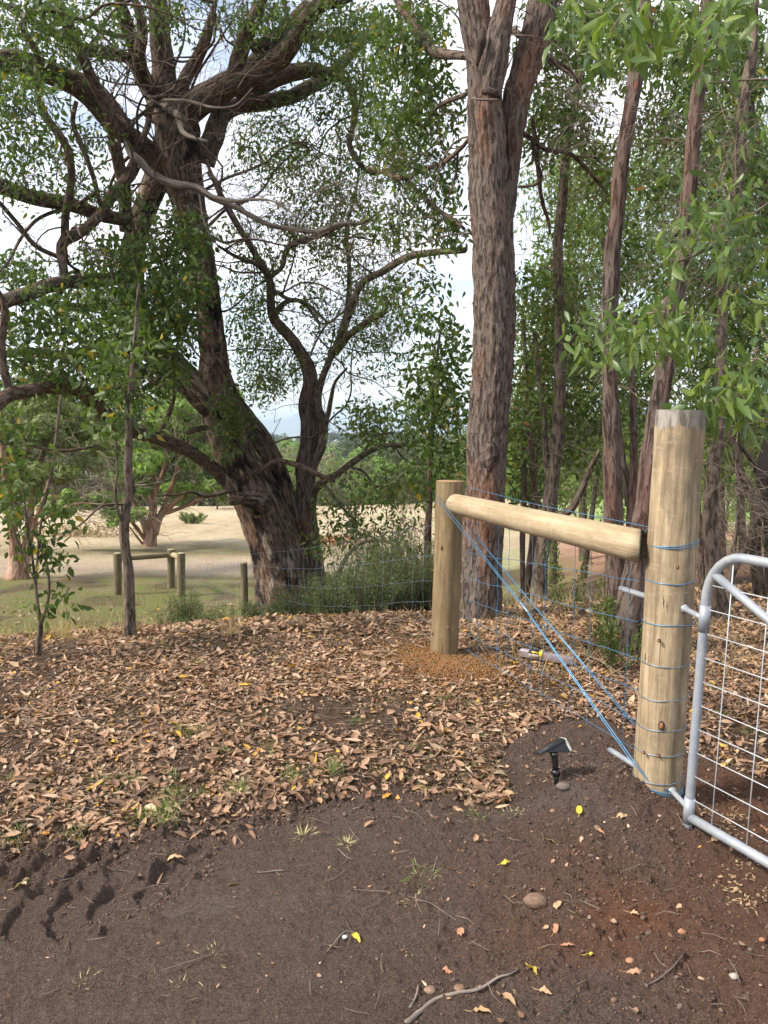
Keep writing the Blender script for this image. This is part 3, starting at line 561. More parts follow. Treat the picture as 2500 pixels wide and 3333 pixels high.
mb = MB(); box(mb, lc + Z * .022 - X * .0, (Ln_ * .13, .062, .009), Rm); mb.build('label_stripe', PKY, po, False)
mb = MB(); box(mb, lc + Z * .014 + X * Ln_ * .105, (.022, .063, .038), Rm); mb.build('label_badge', PKY, po, False)

# ------------------------------------------------------------------ far metal chair in the paddock
chp = GP(1145, 1752); cx, cy, cz = chp; SC = S(1145, 1752, cy) / F
ch = empty('garden_chair', (cx, cy, cz), 'dark slatted garden chair standing alone in the paddock beyond the trees', 'chair'); hh = 88 * SC / 1.0; ww = 30 * SC; CHM = plain('chair_dark_metal', (.035, .035, .04), .6)
for sx in (-1, 1):
    mb = MB(); tube(mb, [(cx + sx * ww / 2, cy, cz - .05), (cx + sx * ww / 2, cy + .05, cz + hh * .62)], [.03, .03], 6, 0); mb.build('leg', CHM, ch)
    mb = MB(); tube(mb, [(cx + sx * ww / 2, cy - .45, cz - .05), (cx + sx * ww / 2, cy - .45, cz + hh * .3)], [.03, .03], 6, 0); mb.build('leg', CHM, ch)
mb = MB(); box(mb, (cx, cy - .22, cz + hh * .3), (ww * 1.05, .5, .05)); mb.build('seat', CHM, ch)
mb = MB(); [box(mb, (cx, cy + .03, cz + hh * f), (ww, .04, .07)) for f in (.42, .52, .62)]; mb.build('backrest', CHM, ch)
#@PART3
# ------------------------------------------------------------------ trees
def rg(kind, pts):
    ox, oy = {'1': (0, 0), '2': (1250, 0), '3': (0, 1000), '4': (1250, 1000), 'f': (0, 0)}[kind]; k_ = 1.0 if kind == 'f' else .7535
    return [(ox + a * k_, oy + b * k_, y, w * k_) for a, b, y, w in pts]
def world_path(pts):
    Pt = [P(u, v, y) for u, v, y, w in pts]; R = [max(.003, w / 2 / F * S(u, v, y)) for u, v, y, w in pts]; return Pt, R
def barkdisp(am, fz=2.5, fr_=16, lob=0.0, flare=None):
    def d(bc, R, th, ln):
        n = fbm(np.stack([bc[..., 0] * fr_, bc[..., 1] * fr_, bc[..., 2] * fz], -1), 4); r = am * (np.abs(n) * 2.2 - .45)
        if lob: r = r + lob * R * fbm(np.stack([np.cos(th) * 1.3 + 0 * ln, np.sin(th) * 1.3 + 0 * ln, ln * .7 + 0 * th], -1), 3)
        if flare: r = r + R * flare[0] * np.exp(-ln / flare[1]) * (.5 + .7 * fbm(np.stack([np.cos(th) * 2.2 + 0 * ln, np.sin(th) * 2.2 + 0 * ln, ln * .6 + 0 * th], -1), 2))
        return r
    return d
class Tree:
    def __init__(s, name, label, base, cat='tree', group=None):
        s.o = empty(name, tuple(float(q) for q in base), label, cat, group); s.nodes = []; s.nr = []; s.tw = MB(); s.lf = MB(); s.dd = MB()
    def limb(s, name, pts, mat, seg=None, step=.06, disp=None, wob=.0, node=True, parent=None):
        Pt, R = world_path(pts) if len(pts[0]) == 4 else ([p[:3] for p in pts], [p[3] for p in pts])
        if len(pts[0]) == 4 and name in ('limb', 'trunk', 'stem') and (pts[-1][0] < 0 or pts[-1][0] > 2500 or pts[-1][1] < 0): R[-1] *= .25
        if seg is None: seg = int(min(48, max(8, 8 + max(R) * 160)))
        mb = MB(); a, b = tube(mb, Pt, R, seg, step, disp or barkdisp(min(.012, .08 * max(R)), lob=.12), wob=wob); o = mb.build(name, mat, parent or s.o)
        if node: s.nodes.append(a[::2]); s.nr.append(b[::2])
        return o
    def _N(s): return np.vstack(s.nodes)
    def branchlet(s, mb, a, b, r0, r1=.002, k_=5, dev=.10):
        L_ = np.linalg.norm(b - a); t = np.linspace(0, 1, k_)[:, None]; p = a + (b - a) * t; m_ = RNG.normal(0, dev * L_, (k_, 3)) * np.sin(np.pi * t) ** .7; m_[:, 2] += (.10 * L_ * np.sin(np.pi * t[:, 0])); p = p + m_
        tube(mb, p, np.linspace(r0, r1, k_), 4 if r0 < .01 else 6, 0, caps=False); return p
    def foliage(s, specs, Ll=.085, Wl=.032, n=16, spread=.28, droop=.5, maxd=1.6, lod=1, tw=.0035, sh=(.28, .5, .68, .36)):
        cl = []
        for (u, v, ru, rv, y0, y1, cnt) in specs:
            a = RNG.uniform(0, 2 * np.pi, cnt); r = np.sqrt(RNG.uniform(0, 1, cnt)); yy = RNG.uniform(y0, y1, cnt)
            for q in range(cnt): cl.append(P(u + ru * r[q] * math.cos(a[q]), v + rv * r[q] * math.sin(a[q]), yy[q]))
        cl = np.array(cl)
        if len(cl) == 0: return
        N_ = s._N(); d0 = np.min(np.linalg.norm(cl[:, None] - N_[None, ::3], axis=2), 1) if len(cl) * len(N_) < 4e7 else np.linalg.norm(cl - N_.mean(0), axis=1)
        cl = cl[np.argsort(d0)]; NN = [N_]; grow = np.zeros((0, 3)); buf = []
        base = N_[::2]
        for c in cl:
            cand = base if not len(grow) else np.vstack([base, grow]); e = c - cand; dist = np.linalg.norm(e, axis=1) + np.maximum(0, -e[:, 2]) * .3; i_ = int(np.argmin(dist)); a = cand[i_]; dd_ = np.linalg.norm(c - a)
            if dd_ > .03: p = s.branchlet(s.tw, a, c, min(.03, tw + .007 * dd_), tw * .5, 4 if dd_ < .6 else 7); grow = np.vstack([grow, p[1:]])
        # leaves
        m = len(cl); out = RNG.normal(0, 1, (m, 3)); out[:, 2] = out[:, 2] * .4 - .25; out = norm(out)
        nn_ = RNG.poisson(n, m).clip(2); idx = np.repeat(np.arange(m), nn_); K_ = len(idx)
        t = RNG.uniform(-.4, 1, K_)[:, None]; Pp = cl[idx] + out[idx] * t * spread + RNG.normal(0, spread * .36, (K_, 3)); D = out[idx] * .5 + RNG.normal(0, .6, (K_, 3)) + np.array([0, 0, -droop])
        sz = RNG.uniform(.6, 1.15, K_); leaves(s.lf, Pp, D, RNG.normal(0, 1, (K_, 3)), Ll * sz, Wl * sz * RNG.uniform(.7, 1.1, K_), RNG.uniform(-.1, .3, K_), .3, lod, sh)
    def sprays(s, cnt, Lr, r0, mat, name='limb', yr=None, zmin=1.0):
        N_ = s._N(); N_ = N_[N_[:, 2] > zmin]; mb = MB(); newn = []
        for _ in range(cnt):
            a = N_[RNG.integers(len(N_))]; l = RNG.uniform(*Lr); d = norm(np.array([RNG.normal(0, 1), RNG.normal(0, .45), RNG.normal(.15, .7)])); k_ = 8; p = [a]; q = a.copy()
            for i_ in range(k_):
                d = norm(d + RNG.normal(0, .33, 3) * [1, .6, 1]); q = q + d * l / k_; p.append(q.copy())
            r_ = r0 * RNG.uniform(.5, 1.1) * (l / Lr[1]); pp, _ = tube(mb, p, np.linspace(r_, r_ * .25, len(p)), 6, .07, caps=False); newn.append(pp[4::2])
            for _2 in range(3):
                c = pp[RNG.integers(len(pp) // 3, len(pp))]; s.branchlet(mb, c, c + norm(d + RNG.normal(0, .8, 3)) * l * .35, r_ * .35, .002, 6, .09)
        mb.build(name, mat, s.o); s.nodes.append(np.vstack(newn))
    def bare(s, specs, mb=None, L_=(.3, .9), r=.0035):
        mb = mb or s.dd
        for (u, v, ru, rv, y0, y1, cnt, du, dv) in specs:
            for _ in range(cnt):
                y = random.uniform(y0, y1); a = P(u + random.uniform(-ru, ru), v + random.uniform(-rv, rv), y); l = random.uniform(*L_); ang = math.atan2(-dv, du) + random.gauss(0, .55)
                d = np.array([math.cos(ang), random.gauss(0, .5), math.sin(ang)]); b = a + norm(d) * l; p = s.branchlet(mb, a, b, r, r * .4, 6, .07)
                for _ in range(3): q = p[random.randint(1, 4)]; s.branchlet(mb, q, q + norm(d + RNG.normal(0, .6, 3)) * l * .45, r * .6, r * .3, 4, .08)
    def done(s, leaf, twig=None, bare=None):
        if s.tw.n: s.tw.build('twigs', twig or TWIG, s.o)
        if s.dd.n: s.dd.build('bare_twigs', bare or TWIG_PALE, s.o)
        if s.lf.n: s.lf.build('crown', leaf, s.o)

# --- the old leaning tree
T = Tree('old_gum_tree', 'huge old leaning gum with charred peeling trunk and heavy spreading limbs', P(945, 2005, 11))
T.limb('trunk', rg('3', [(1250, 1400, 11, 340), (1248, 1330, 11, 290), (1240, 1250, 11, 262), (1215, 1120, 11, 240), (1180, 1000, 11, 225), (1140, 880, 11, 215), (1090, 780, 10.95, 205), (1030, 680, 10.9, 180), (1000, 580, 10.9, 172), (965, 470, 10.9, 175), (935, 350, 10.9, 150), (925, 230, 10.9, 115), (912, 100, 10.9, 112)]) + rg('1', [(885, 1200, 10.9, 108), (855, 1050, 10.9, 118), (820, 900, 10.9, 140), (790, 780, 10.9, 172), (770, 650, 10.9, 195), (765, 560, 10.9, 190), (745, 490, 10.9, 165), (725, 440, 10.9, 120)]), BK_OLD, 110, .022, barkdisp(.026, 3.0, 15, .14, (.42, .28)))
T.limb('stem', rg('3', [(1290, 1150, 11.3, 120), (1262, 980, 11.3, 110), (1225, 800, 11.3, 100), (1175, 660, 11.3, 92), (1120, 560, 11.3, 90), (1060, 480, 11.2, 90), (1000, 400, 11.1, 90), (960, 300, 11, 80)]), BK_OLD, 40, .04, barkdisp(.018, 1.6, 11, .1))
T.limb('stem', rg('3', [(960, 450, 10.9, 150), (890, 400, 10.8, 125), (790, 300, 10.8, 122), (700, 210, 10.8, 120), (630, 130, 10.8, 112)]) + rg('1', [(590, 1330, 10.8, 105), (570, 1180, 10.8, 100), (590, 1010, 10.85, 98), (640, 870, 10.9, 100), (690, 740, 10.9, 105), (715, 620, 10.9, 100)]), BK_OLD, 44, .035, barkdisp(.015, 1.6, 11, .12))
LB = lambda k_, pts, wob=.05: T.limb('limb', rg(k_, pts), BK_LIMB, None, .07, None, wob)
LB('1', [(735, 500, 10.9, 120), (715, 380, 10.9, 110), (700, 230, 10.8, 95), (690, 100, 10.6, 88), (680, -60, 10.4, 80), (660, -250, 10.2, 60)])
LB('1', [(700, 520, 10.9, 90), (660, 420, 10.8, 75), (610, 300, 10.6, 68), (575, 190, 10.4, 62), (530, 60, 10.2, 58), (500, -80, 10, 50)])
LB('1', [(640, 400, 10.7, 60), (600, 250, 10.2, 58), (612, 130, 10, 45), (590, 30, 9.9, 40), (560, -60, 9.8, 36)])
LB('1', [(770, 520, 10.9, 120), (860, 440, 10.8, 118), (960, 385, 10.7, 112), (1080, 320, 10.5, 102), (1190, 262, 10.3, 92), (1250, 200, 10.1, 85), (1300, 110, 10, 78), (1380, 20, 9.8, 70), (1500, -20, 9.6, 60), (1660, -90, 9.4, 45)], .03)
LB('1', [(1000, 370, 10.6, 75), (1030, 260, 10.4, 72), (1065, 160, 10.2, 66), (1110, 60, 10, 60), (1170, -60, 9.8, 50)])
LB('1', [(1090, 200, 10.2, 50), (1160, 185, 10.3, 55), (1240, 120, 10.5, 48), (1330, 20, 10.7, 40)])
LB('1', [(1020, 400, 10.8, 70), (1120, 370, 10.9, 74), (1220, 320, 11, 76), (1330, 300, 11.1, 62), (1430, 325, 11.2, 45), (1500, 370, 11.2, 34), (1535, 450, 11.2, 30), (1530, 540, 11.1, 28), (1508, 620, 11, 27), (1550, 700, 11, 26), (1600, 740, 10.9, 24), (1659, 735, 10.8, 20), (1800, 700, 10.7, 12)])
LB('1', [(880, 700, 11, 100), (925, 600, 11, 92), (960, 500, 11.1, 84), (1040, 455, 11.2, 66), (1150, 440, 11.3, 64), (1280, 405, 11.4, 60), (1420, 330, 11.6, 50), (1560, 180, 11.8, 38), (1659, 90, 12, 28)])
LB('1', [(770, 420, 10.8, 60), (800, 340, 10.7, 58), (850, 250, 10.6, 50), (900, 130, 10.4, 44), (940, -20, 10.2, 36)])
LB('1', [(1000, 380, 11, 40), (1180, 170, 11.2, 34), (1350, 155, 11.4, 40), (1500, 160, 11.5, 42), (1620, 150, 11.6, 30)])
LB('1', [(680, 690, 10.9, 90), (590, 610, 10.7, 85), (500, 560, 10.4, 84), (430, 470, 10.1, 86), (340, 380, 9.8, 88), (200, 310, 9.4, 90), (60, 270, 9, 86), (-100, 250, 8.6, 80), (-300, 200, 8.2, 60)])
LB('1', [(560, 560, 10.6, 46), (480, 440, 10.6, 44), (400, 350, 10.6, 30), (300, 300, 10.6, 20)])
LB('1', [(545, 1000, 10.4, 54), (535, 820, 10.2, 54), (500, 640, 9.9, 52), (470, 480, 9.6, 50), (400, 340, 9.4, 48), (320, 180, 9.2, 46), (265, 40, 9, 44), (240, -100, 8.8, 38)])
LB('1', [(570, 250, 10.5, 42), (440, 230, 10.3, 55), (320, 205, 10.1, 48), (180, 120, 9.9, 34), (30, 30, 9.7, 28), (-60, 0, 9.6, 20)])
LB('1', [(540, 950, 10.2, 55), (430, 930, 10, 55), (300, 885, 9.7, 60), (150, 860, 9.4, 62), (0, 810, 9, 62), (-200, 780, 8.6, 50)], .02)
LB('1', [(600, 610, 10.5, 28), (570, 720, 10.2, 44), (500, 820, 9.9, 50), (430, 930, 9.7, 46), (350, 1005, 9.5, 46), (285, 1040, 9.4, 50), (262, 1100, 9.4, 42), (275, 1190, 9.3, 38), (250, 1290, 9.2, 30)])
LB('1', [(282, 1040, 9.4, 36), (285, 920, 9.3, 34), (308, 780, 9.2, 34), (295, 660, 9.1, 35), (240, 560, 9, 36), (185, 480, 8.9, 37), (165, 360, 8.8, 33), (160, 220, 8.7, 30), (90, 110, 8.6, 28), (120, 60, 8.6, 26), (170, 30, 8.5, 22), (160, -60, 8.4, 20)])
LB('1', [(435, 890, 9.7, 20), (400, 760, 9.6, 22), (350, 620, 9.5, 24), (315, 520, 9.4, 22), (330, 440, 9.3, 18)])
LB('1', [(250, 1110, 9.4, 20), (150, 1060, 9.2, 22), (70, 960, 9, 20), (0, 880, 8.8, 18), (-80, 800, 8.7, 14)])
LB('1', [(600, 170, 10.2, 26), (480, 150, 10, 24), (360, 90, 9.8, 20), (240, 60, 9.7, 16), (130, -20, 9.6, 12)])
LB('1', [(635, 500, 10.6, 30), (650, 430, 10.4, 22), (620, 380, 10.3, 12)]); LB('1', [(640, 460, 10.5, 26), (640, 540, 10.3, 28), (605, 620, 10.2, 26)])
LB('3', [(975, 750, 10.8, 62), (900, 680, 10.5, 58), (800, 615, 10.1, 56), (690, 570, 9.7, 54), (580, 540, 9.3, 56), (480, 490, 9, 64), (400, 400, 8.6, 68), (320, 350, 8.3, 62), (220, 345, 8, 56), (120, 365, 7.6, 54), (40, 380, 7.3, 58), (-60, 450, 7, 62), (-250, 560, 6.7, 50)], .02)
LB('3', [(50, 385, 7.4, 34), (24, 300, 7.3, 36), (8, 150, 7.2, 34), (16, 0, 7.1, 32), (-20, -100, 7, 30)])
LB('1', [(590, 1190, 10.7, 50), (460, 1210, 10, 52), (330, 1215, 9.3, 56), (200, 1240, 8.7, 60), (90, 1280, 8.1, 62), (0, 1310, 7.7, 60), (-150, 1330, 7.3, 50)], .03)
LB('3', [(650, 170, 10.7, 60), (520, 140, 10.2, 52), (380, 190, 9.7, 44), (240, 205, 9.2, 42), (100, 195, 8.8, 40), (-60, 220, 8.4, 34)]); LB('3', [(760, 280, 10.7, 70), (690, 255, 10.5, 66), (600, 280, 10.2, 54), (520, 250, 10, 44), (430, 260, 9.7, 30)])
LB('1', [(560, 1330, 10.6, 40), (440, 1320, 10.2, 42), (330, 1330, 9.8, 38), (180, 1300, 9.4, 30)])
LB('3', [(1010, 790, 10.6, 18), (930, 812, 10.4, 16), (870, 818, 10.2, 15), (830, 800, 10, 13), (760, 812, 9.9, 11), (700, 810, 9.8, 8)]); LB('3', [(690, 550, 9.8, 22), (725, 470, 9.7, 20), (750, 380, 9.7, 17), (740, 330, 9.6, 10)])
LB('3', [(890, 520, 10.6, 24), (850, 528, 10.4, 26), (810, 545, 10.2, 18)]); LB('3', [(45, 460, 7.4, 14), (80, 540, 7.5, 16), (160, 600, 7.7, 14), (300, 620, 7.9, 12), (420, 600, 8.1, 8)])
LB('3', [(640, 300, 10, 24), (670, 330, 9.9, 22), (700, 280, 9.8, 18), (760, 240, 9.7, 10)])
DL = lambda k_, pts: T.limb('dead_branch', rg(k_, pts), DEAD, 12, .05, barkdisp(.006, 6, 30, .25), .07)
DL('1', [(545, 605, 10.4, 24), (565, 660, 10.2, 34), (610, 710, 10, 36), (670, 765, 9.9, 38), (750, 795, 9.8, 34), (840, 805, 9.7, 30), (920, 855, 9.7, 24), (1040, 905, 9.7, 22), (1150, 960, 9.8, 20), (1260, 990, 9.9, 20), (1380, 1000, 10, 18), (1460, 970, 10, 16), (1540, 965, 10.1, 10)])
DL('1', [(845, 805, 9.7, 22), (920, 850, 9.6, 20), (1000, 868, 9.5, 16), (1080, 862, 9.4, 12), (1180, 870, 9.3, 8), (1300, 950, 9.2, 4)]); DL('1', [(690, 440, 10.5, 26), (735, 475, 10.2, 30), (765, 510, 10, 28), (785, 570, 9.9, 24), (830, 595, 9.8, 20), (895, 608, 9.7, 12)])
DL('1', [(640, 440, 10.3, 16), (740, 435, 10.1, 18), (830, 440, 10, 16), (920, 465, 9.9, 12), (1010, 460, 9.8, 8), (1090, 380, 9.8, 4)]); DL('1', [(860, 840, 9.7, 10), (880, 960, 9.6, 9), (940, 1060, 9.5, 5)])
DL('1', [(640, 450, 10.2, 14), (730, 400, 10, 14), (760, 360, 9.9, 8), (820, 330, 9.8, 4)])
T.limb('dead_branch', rg('3', [(1115, 720, 10.75, 14), (1150, 690, 10.6, 20), (1200, 664, 10.4, 22), (1260, 675, 10.3, 24), (1330, 700, 10.2, 22), (1400, 735, 10.1, 20), (1446, 750, 10.05, 20)]), BK_LIMB, 12, .03, None, .01)
T.limb('branch_stub', rg('3', [(1130, 850, 10.9, 150), (1080, 830, 10.5, 90), (1040, 828, 10.35, 46), (1010, 840, 10.25, 26), (988, 838, 10.2, 20)]), BK_OLD, 36, .02, barkdisp(.02, 4, 12, .25))
T.sprays(120, (.9, 2.6), .028, BK_LIMB, 'fine_limbs', zmin=2.6)
T.foliage([(560, 760, 110, 80, 8.8, 9.8, 48), (460, 950, 180, 180, 8.3, 9.6, 140), (230, 1080, 230, 150, 7.4, 9, 125), (560, 1050, 90, 200, 8.9, 10.2, 80), (300, 1220, 300, 90, 7.8, 9.6, 80), (740, 1370, 45, 100, 10, 10.5, 30), (600, 850, 60, 120, 9.4, 10.4, 26)], .095, .046, 17, .22, .45, lod=0, sh=(.32, .5, .66, .36))
T.foliage([(-230, 250, 160, 200, 7.5, 9, 70), (-200, 850, 150, 200, 7.5, 9, 60), (600, -250, 500, 130, 9, 11, 90), (60, 330, 110, 160, 7.5, 9, 80), (130, 60, 170, 80, 8, 9.5, 80), (420, 40, 260, 60, 9, 11, 70), (60, 560, 100, 90, 8, 9.5, 30), (250, 470, 120, 60, 9, 10.5, 40), (300, 640, 110, 60, 9, 10.5, 30), (60, 880, 90, 60, 8.5, 10, 40), (340, 830, 80, 50, 9, 10.5, 30), (110, 200, 120, 60, 8.5, 10, 25), (320, 160, 140, 60, 9, 11, 30)], .085, .034, 17, .26, .5, sh=(.3, .5, .68, .36))
T.foliage([(1000, 60, 220, 70, 9.2, 11, 120), (1150, 180, 150, 120, 9.5, 11.4, 110), (800, 60, 120, 60, 9.8, 11, 25), (1050, 330, 160, 60, 10.4, 12, 40)], .08, .030, 17, .26, .5)
T.bare([(640, 350, 160, 120, 9.6, 10.8, 34, 1, -.2), (300, 250, 250, 200, 9, 10, 26, -1, -.4), (700, 650, 140, 120, 9.4, 10.2, 30, 1, .8), (950, 680, 250, 90, 9.4, 10.4, 44, 1, .25), (700, 100, 260, 90, 10, 11, 26, .2, -1), (600, 1200, 200, 200, 9.4, 10.2, 26, -.8, .6), (180, 620, 150, 160, 8.8, 9.6, 18, -.6, .8)], None, (.35, 1.1), .004)
T.done(LF_DARK)

# --- the thinner forked tree sharing its root
T = Tree('forked_gum_tree', 'tall thin gum with two dark stems growing hard against the right of the charred tree', P(1015, 1995, 11.4))
T.limb('trunk', rg('3', [(1345, 1330, 11.3, 165), (1348, 1200, 11.3, 128), (1338, 1060, 11.3, 108), (1325, 900, 11.3, 88), (1322, 760, 11.3, 84), (1318, 690, 11.3, 86), (1335, 600, 11.3, 80), (1340, 500, 11.3, 80), (1325, 420, 11.3, 70), (1340, 320, 11.3, 62), (1320, 240, 11.3, 56), (1260, 140, 11.2, 46), (1190, 60, 11.2, 44), (1172, 0, 11.1, 38)]) + rg('1', [(1165, 1210, 11, 34), (1110, 1110, 10.9, 30), (1050, 1010, 10.8, 28), (990, 910, 10.7, 26), (920, 770, 10.6, 20), (890, 690, 10.6, 14)]), BK_DARK, 36, .035, barkdisp(.010, 1.6, 14, .12, (.3, .2)))
LB2 = lambda k_, pts, m_=BK_GREY, nm='limb', wob=.03: T.limb(nm, rg(k_, pts), m_, None, .06, None, wob)
LB2('3', [(1335, 780, 11.3, 50), (1350, 690, 11.25, 42), (1390, 600, 11.2, 40), (1400, 500, 11.2, 38), (1375, 430, 11.2, 34), (1385, 340, 11.2, 32), (1420, 240, 11.2, 30), (1470, 120, 11.3, 28), (1500, 0, 11.4, 24), (1510, -160, 11.5, 20), (1500, -330, 11.6, 16), (1540, -520, 11.7, 12), (1560, -700, 11.8, 9)], nm='stem')
LB2('3', [(1400, 520, 11.2, 22), (1420, 450, 11.1, 22), (1435, 370, 11, 18), (1450, 320, 11, 14), (1500, 260, 10.9, 10)]); LB2('1', [(1165, 1200, 11, 20), (1220, 1150, 10.9, 22), (1240, 1080, 10.8, 24), (1300, 1040, 10.7, 24), (1400, 1010, 10.6, 20), (1480, 970, 10.5, 18), (1560, 965, 10.4, 14), (1659, 900, 10.3, 8)])
LB2('3', [(1350, 830, 11.3, 30), (1362, 790, 11.2, 36), (1400, 750, 11, 36), (1450, 725, 10.8, 30), (1520, 675, 10.5, 28), (1590, 628, 10.2, 26), (1660, 600, 9.9, 20), (1740, 590, 9.7, 14), (1800, 580, 9.6, 8)]); LB2('3', [(1400, 768, 11, 15), (1430, 800, 10.9, 16), (1470, 855, 10.7, 16), (1510, 900, 10.5, 13), (1560, 940, 10.4, 9)])
LB2('3', [(1490, 700, 10.6, 12), (1560, 640, 10.4, 13), (1620, 560, 10.3, 12), (1700, 540, 10.2, 9)]); LB2('3', [(1510, 690, 10.5, 10), (1570, 710, 10.4, 12), (1610, 760, 10.3, 11), (1659, 790, 10.2, 8)])
LB2('1', [(1180, 1360, 11.3, 34), (1240, 1300, 11.2, 20), (1310, 1310, 11.1, 18), (1380, 1400, 11, 14)]); LB2('3', [(1450, 200, 11.3, 26), (1500, 130, 11, 32), (1590, 60, 10.5, 30), (1659, 20, 10.1, 30)]); LB2('1', [(1440, 1520, 11.3, 20), (1500, 1380, 11, 30), (1560, 1230, 10.6, 32), (1659, 1170, 10.2, 32), (1760, 1110, 9.8, 32), (1880, 1090, 9.4, 30), (2010, 1080, 9, 26)], wob=.01)
LB2('1', [(900, 740, 10.6, 24), (960, 830, 10.7, 22)]); LB2('1', [(1180, 1250, 11, 14), (1240, 1290, 11, 18), (1320, 1310, 11, 16), (1420, 1400, 11, 10)]); LB2('1', [(940, 1060, 10.6, 12), (1020, 1110, 10.8, 16), (1100, 1140, 10.9, 20), (1150, 1180, 11, 20)])
T.sprays(70, (.7, 2.0), .018, BK_GREY, 'fine_limbs', zmin=1.2)
T.foliage([(870, 480, 110, 110, 10.5, 12.5, 80), (1050, 560, 170, 130, 10.5, 12.5, 150), (1180, 420, 90, 160, 10.5, 12.5, 80), (950, 780, 230, 100, 10.5, 12.5, 120), (1150, 780, 110, 110, 10.5, 12.5, 60), (820, 1060, 90, 110, 10.6, 12.2, 80), (900, 1190, 110, 70, 10.6, 12, 70), (1100, 980, 160, 100, 10.5, 12.4, 50), (1230, 1020, 110, 140, 9.6, 11.8, 46), (1180, 1150, 150, 80, 10, 12, 36), (860, 1270, 60, 40, 11, 12, 20), (820, 900, 80, 90, 10.8, 12, 30)], .08, .031, 17, .26, .55)
T.foliage([(1260, 1380, 110, 70, 9.4, 11, 56), (1180, 1350, 70, 50, 10, 11, 10), (1330, 1550, 90, 80, 9, 10.4, 44), (1180, 1600, 120, 70, 9.8, 11, 26), (1100, 1700, 70, 70, 10, 11, 22), (1240, 1720, 120, 50, 9.6, 10.8, 30), (1060, 1780, 40, 40, 10, 10.8, 10), (960, 1600, 40, 70, 11.3, 12, 8)], .09, .040, 15, .24, .4, sh=(.32, .5, .66, .36))
T.bare([(1000, 720, 200, 110, 10.4, 11.5, 50, 1, .3), (1100, 950, 180, 140, 10.3, 11.5, 50, .8, .6), (1150, 1150, 150, 120, 10, 11.4, 40, .6, -.4), (1250, 1600, 150, 150, 9.6, 10.5, 40, .3, 1), (1180, 850, 120, 200, 10, 11, 30, -.1, 1), (900, 1050, 90, 120, 10.6, 11.4, 14, .4, .8)], None, (.3, .9), .0038)
T.done(LF_MID)
# fallen bough arching over the low shrubs
T = Tree('fallen_bough', 'bare dark bough arching out of the low shrubs to the left of the brown post', P(1105, 1850, 9), 'branch')
T.limb('bough', rg('3', [(1450, 1190, 9.0, 26), (1480, 1110, 9, 20), (1510, 1060, 9, 18), (1560, 1020, 9, 15), (1620, 1008, 9, 13), (1690, 1020, 8.9, 12), (1730, 1060, 8.9, 10)]), BK_GREY, 12, .04, None, .01)
T.bare([(1290, 1810, 70, 40, 8.6, 9, 46, .1, 1), (1200, 1790, 60, 20, 8.8, 9, 18, .3, 1)], None, (.25, .6), .003); T.done(LF_MID, bare=TWIG)

# --- the tall straight tree behind the rail
T = Tree('straight_gum_tree', 'tall straight gum with thick ridged reddish bark and twin stem behind the rail', P(1545, 2060, 6.4))
dm = 6.4
T.limb('trunk', rg('4', [(410, 1500, dm, 215), (412, 1400, dm, 186), (418, 1250, dm, 178), (425, 1100, dm, 176), (435, 900, dm, 172), (443, 700, dm, 168), (452, 500, dm, 172), (468, 300, dm, 174), (476, 150, dm, 174), (478, 0, dm, 172)]) + rg('2', [(476, 1180, dm, 178), (468, 1000, dm, 174), (450, 850, dm, 166), (446, 700, dm, 158), (440, 560, dm, 150), (436, 430, dm, 146), (434, 330, dm, 150), (420, 220, dm, 135), (398, 100, dm, 130), (378, 0, dm, 128), (350, -140, dm, 120), (320, -320, dm, 100)]), BK_RED, 110, .018, barkdisp(.016, 4.5, 30, .10, (.20, .22)))
T.limb('stem', rg('2', [(520, 1000, 6.55, 70), (530, 850, 6.55, 84), (545, 700, 6.55, 96), (552, 560, 6.5, 106), (575, 420, 6.5, 116), (610, 300, 6.5, 122), (650, 170, 6.5, 132), (680, 40, 6.5, 134), (705, -100, 6.5, 120), (740, -300, 6.5, 100)]), BK_RED, 80, .02, barkdisp(.015, 4.5, 30, .08))
T.limb('stem', rg('2', [(450, 420, 6.34, 110), (480, 260, 6.3, 112), (505, 130, 6.3, 100), (530, 0, 6.3, 84), (550, -120, 6.3, 76)]), BK_RED, 70, .02, barkdisp(.013, 4.5, 30, .08))
T.limb('scar', rg('4', [(455, 705, dm - .13, 40), (458, 660, dm - .145, 84), (460, 615, dm - .15, 74), (462, 580, dm - .14, 34)]), BK_DARK, 36, .01, barkdisp(.02, 30, 30, .3), node=False)
mbh = MB(); cpt, _ = P(1250 + .7535 * 425, .7535 * 170, 6.22), 0
mbh = MB(); T.limb('hollow', rg('2', [(402, 285, 6.235, 12), (410, 240, 6.22, 26), (422, 180, 6.20, 44), (425, 140, 6.215, 30), (430, 120, 6.23, 12)]), KNOTD, 16, .01, barkdisp(.004, 20, 20, .2), node=False)
LT = lambda k_, pts, wob=.03: T.limb('limb', rg(k_, pts), BK_LIMB, None, .05, None, wob)
LT('2', [(390, 250, 6.4, 34), (340, 243, 6.5, 36), (270, 235, 6.7, 42), (215, 218, 6.9, 44), (170, 180, 7, 42), (130, 110, 7.1, 40), (80, 40, 7.2, 38), (30, -30, 7.3, 34)]); LT('2', [(390, 390, 6.5, 18), (330, 415, 6.7, 22), (250, 450, 6.9, 20), (200, 500, 7.1, 14), (150, 620, 7.2, 8)])
LT('2', [(690, 240, 6.5, 34), (740, 270, 6.7, 32), (800, 310, 6.9, 26), (840, 350, 7.1, 18)]); LT('2', [(580, 560, 6.5, 22), (640, 600, 6.6, 22), (700, 645, 6.7, 20), (790, 660, 6.8, 18), (840, 690, 6.9, 18), (900, 760, 7, 16), (960, 840, 7.1, 10), (930, 900, 7.1, 6)]); LT('2', [(640, 600, 6.6, 18), (655, 680, 6.7, 18), (680, 760, 6.8, 16), (650, 800, 6.9, 14), (580, 805, 6.9, 12)])
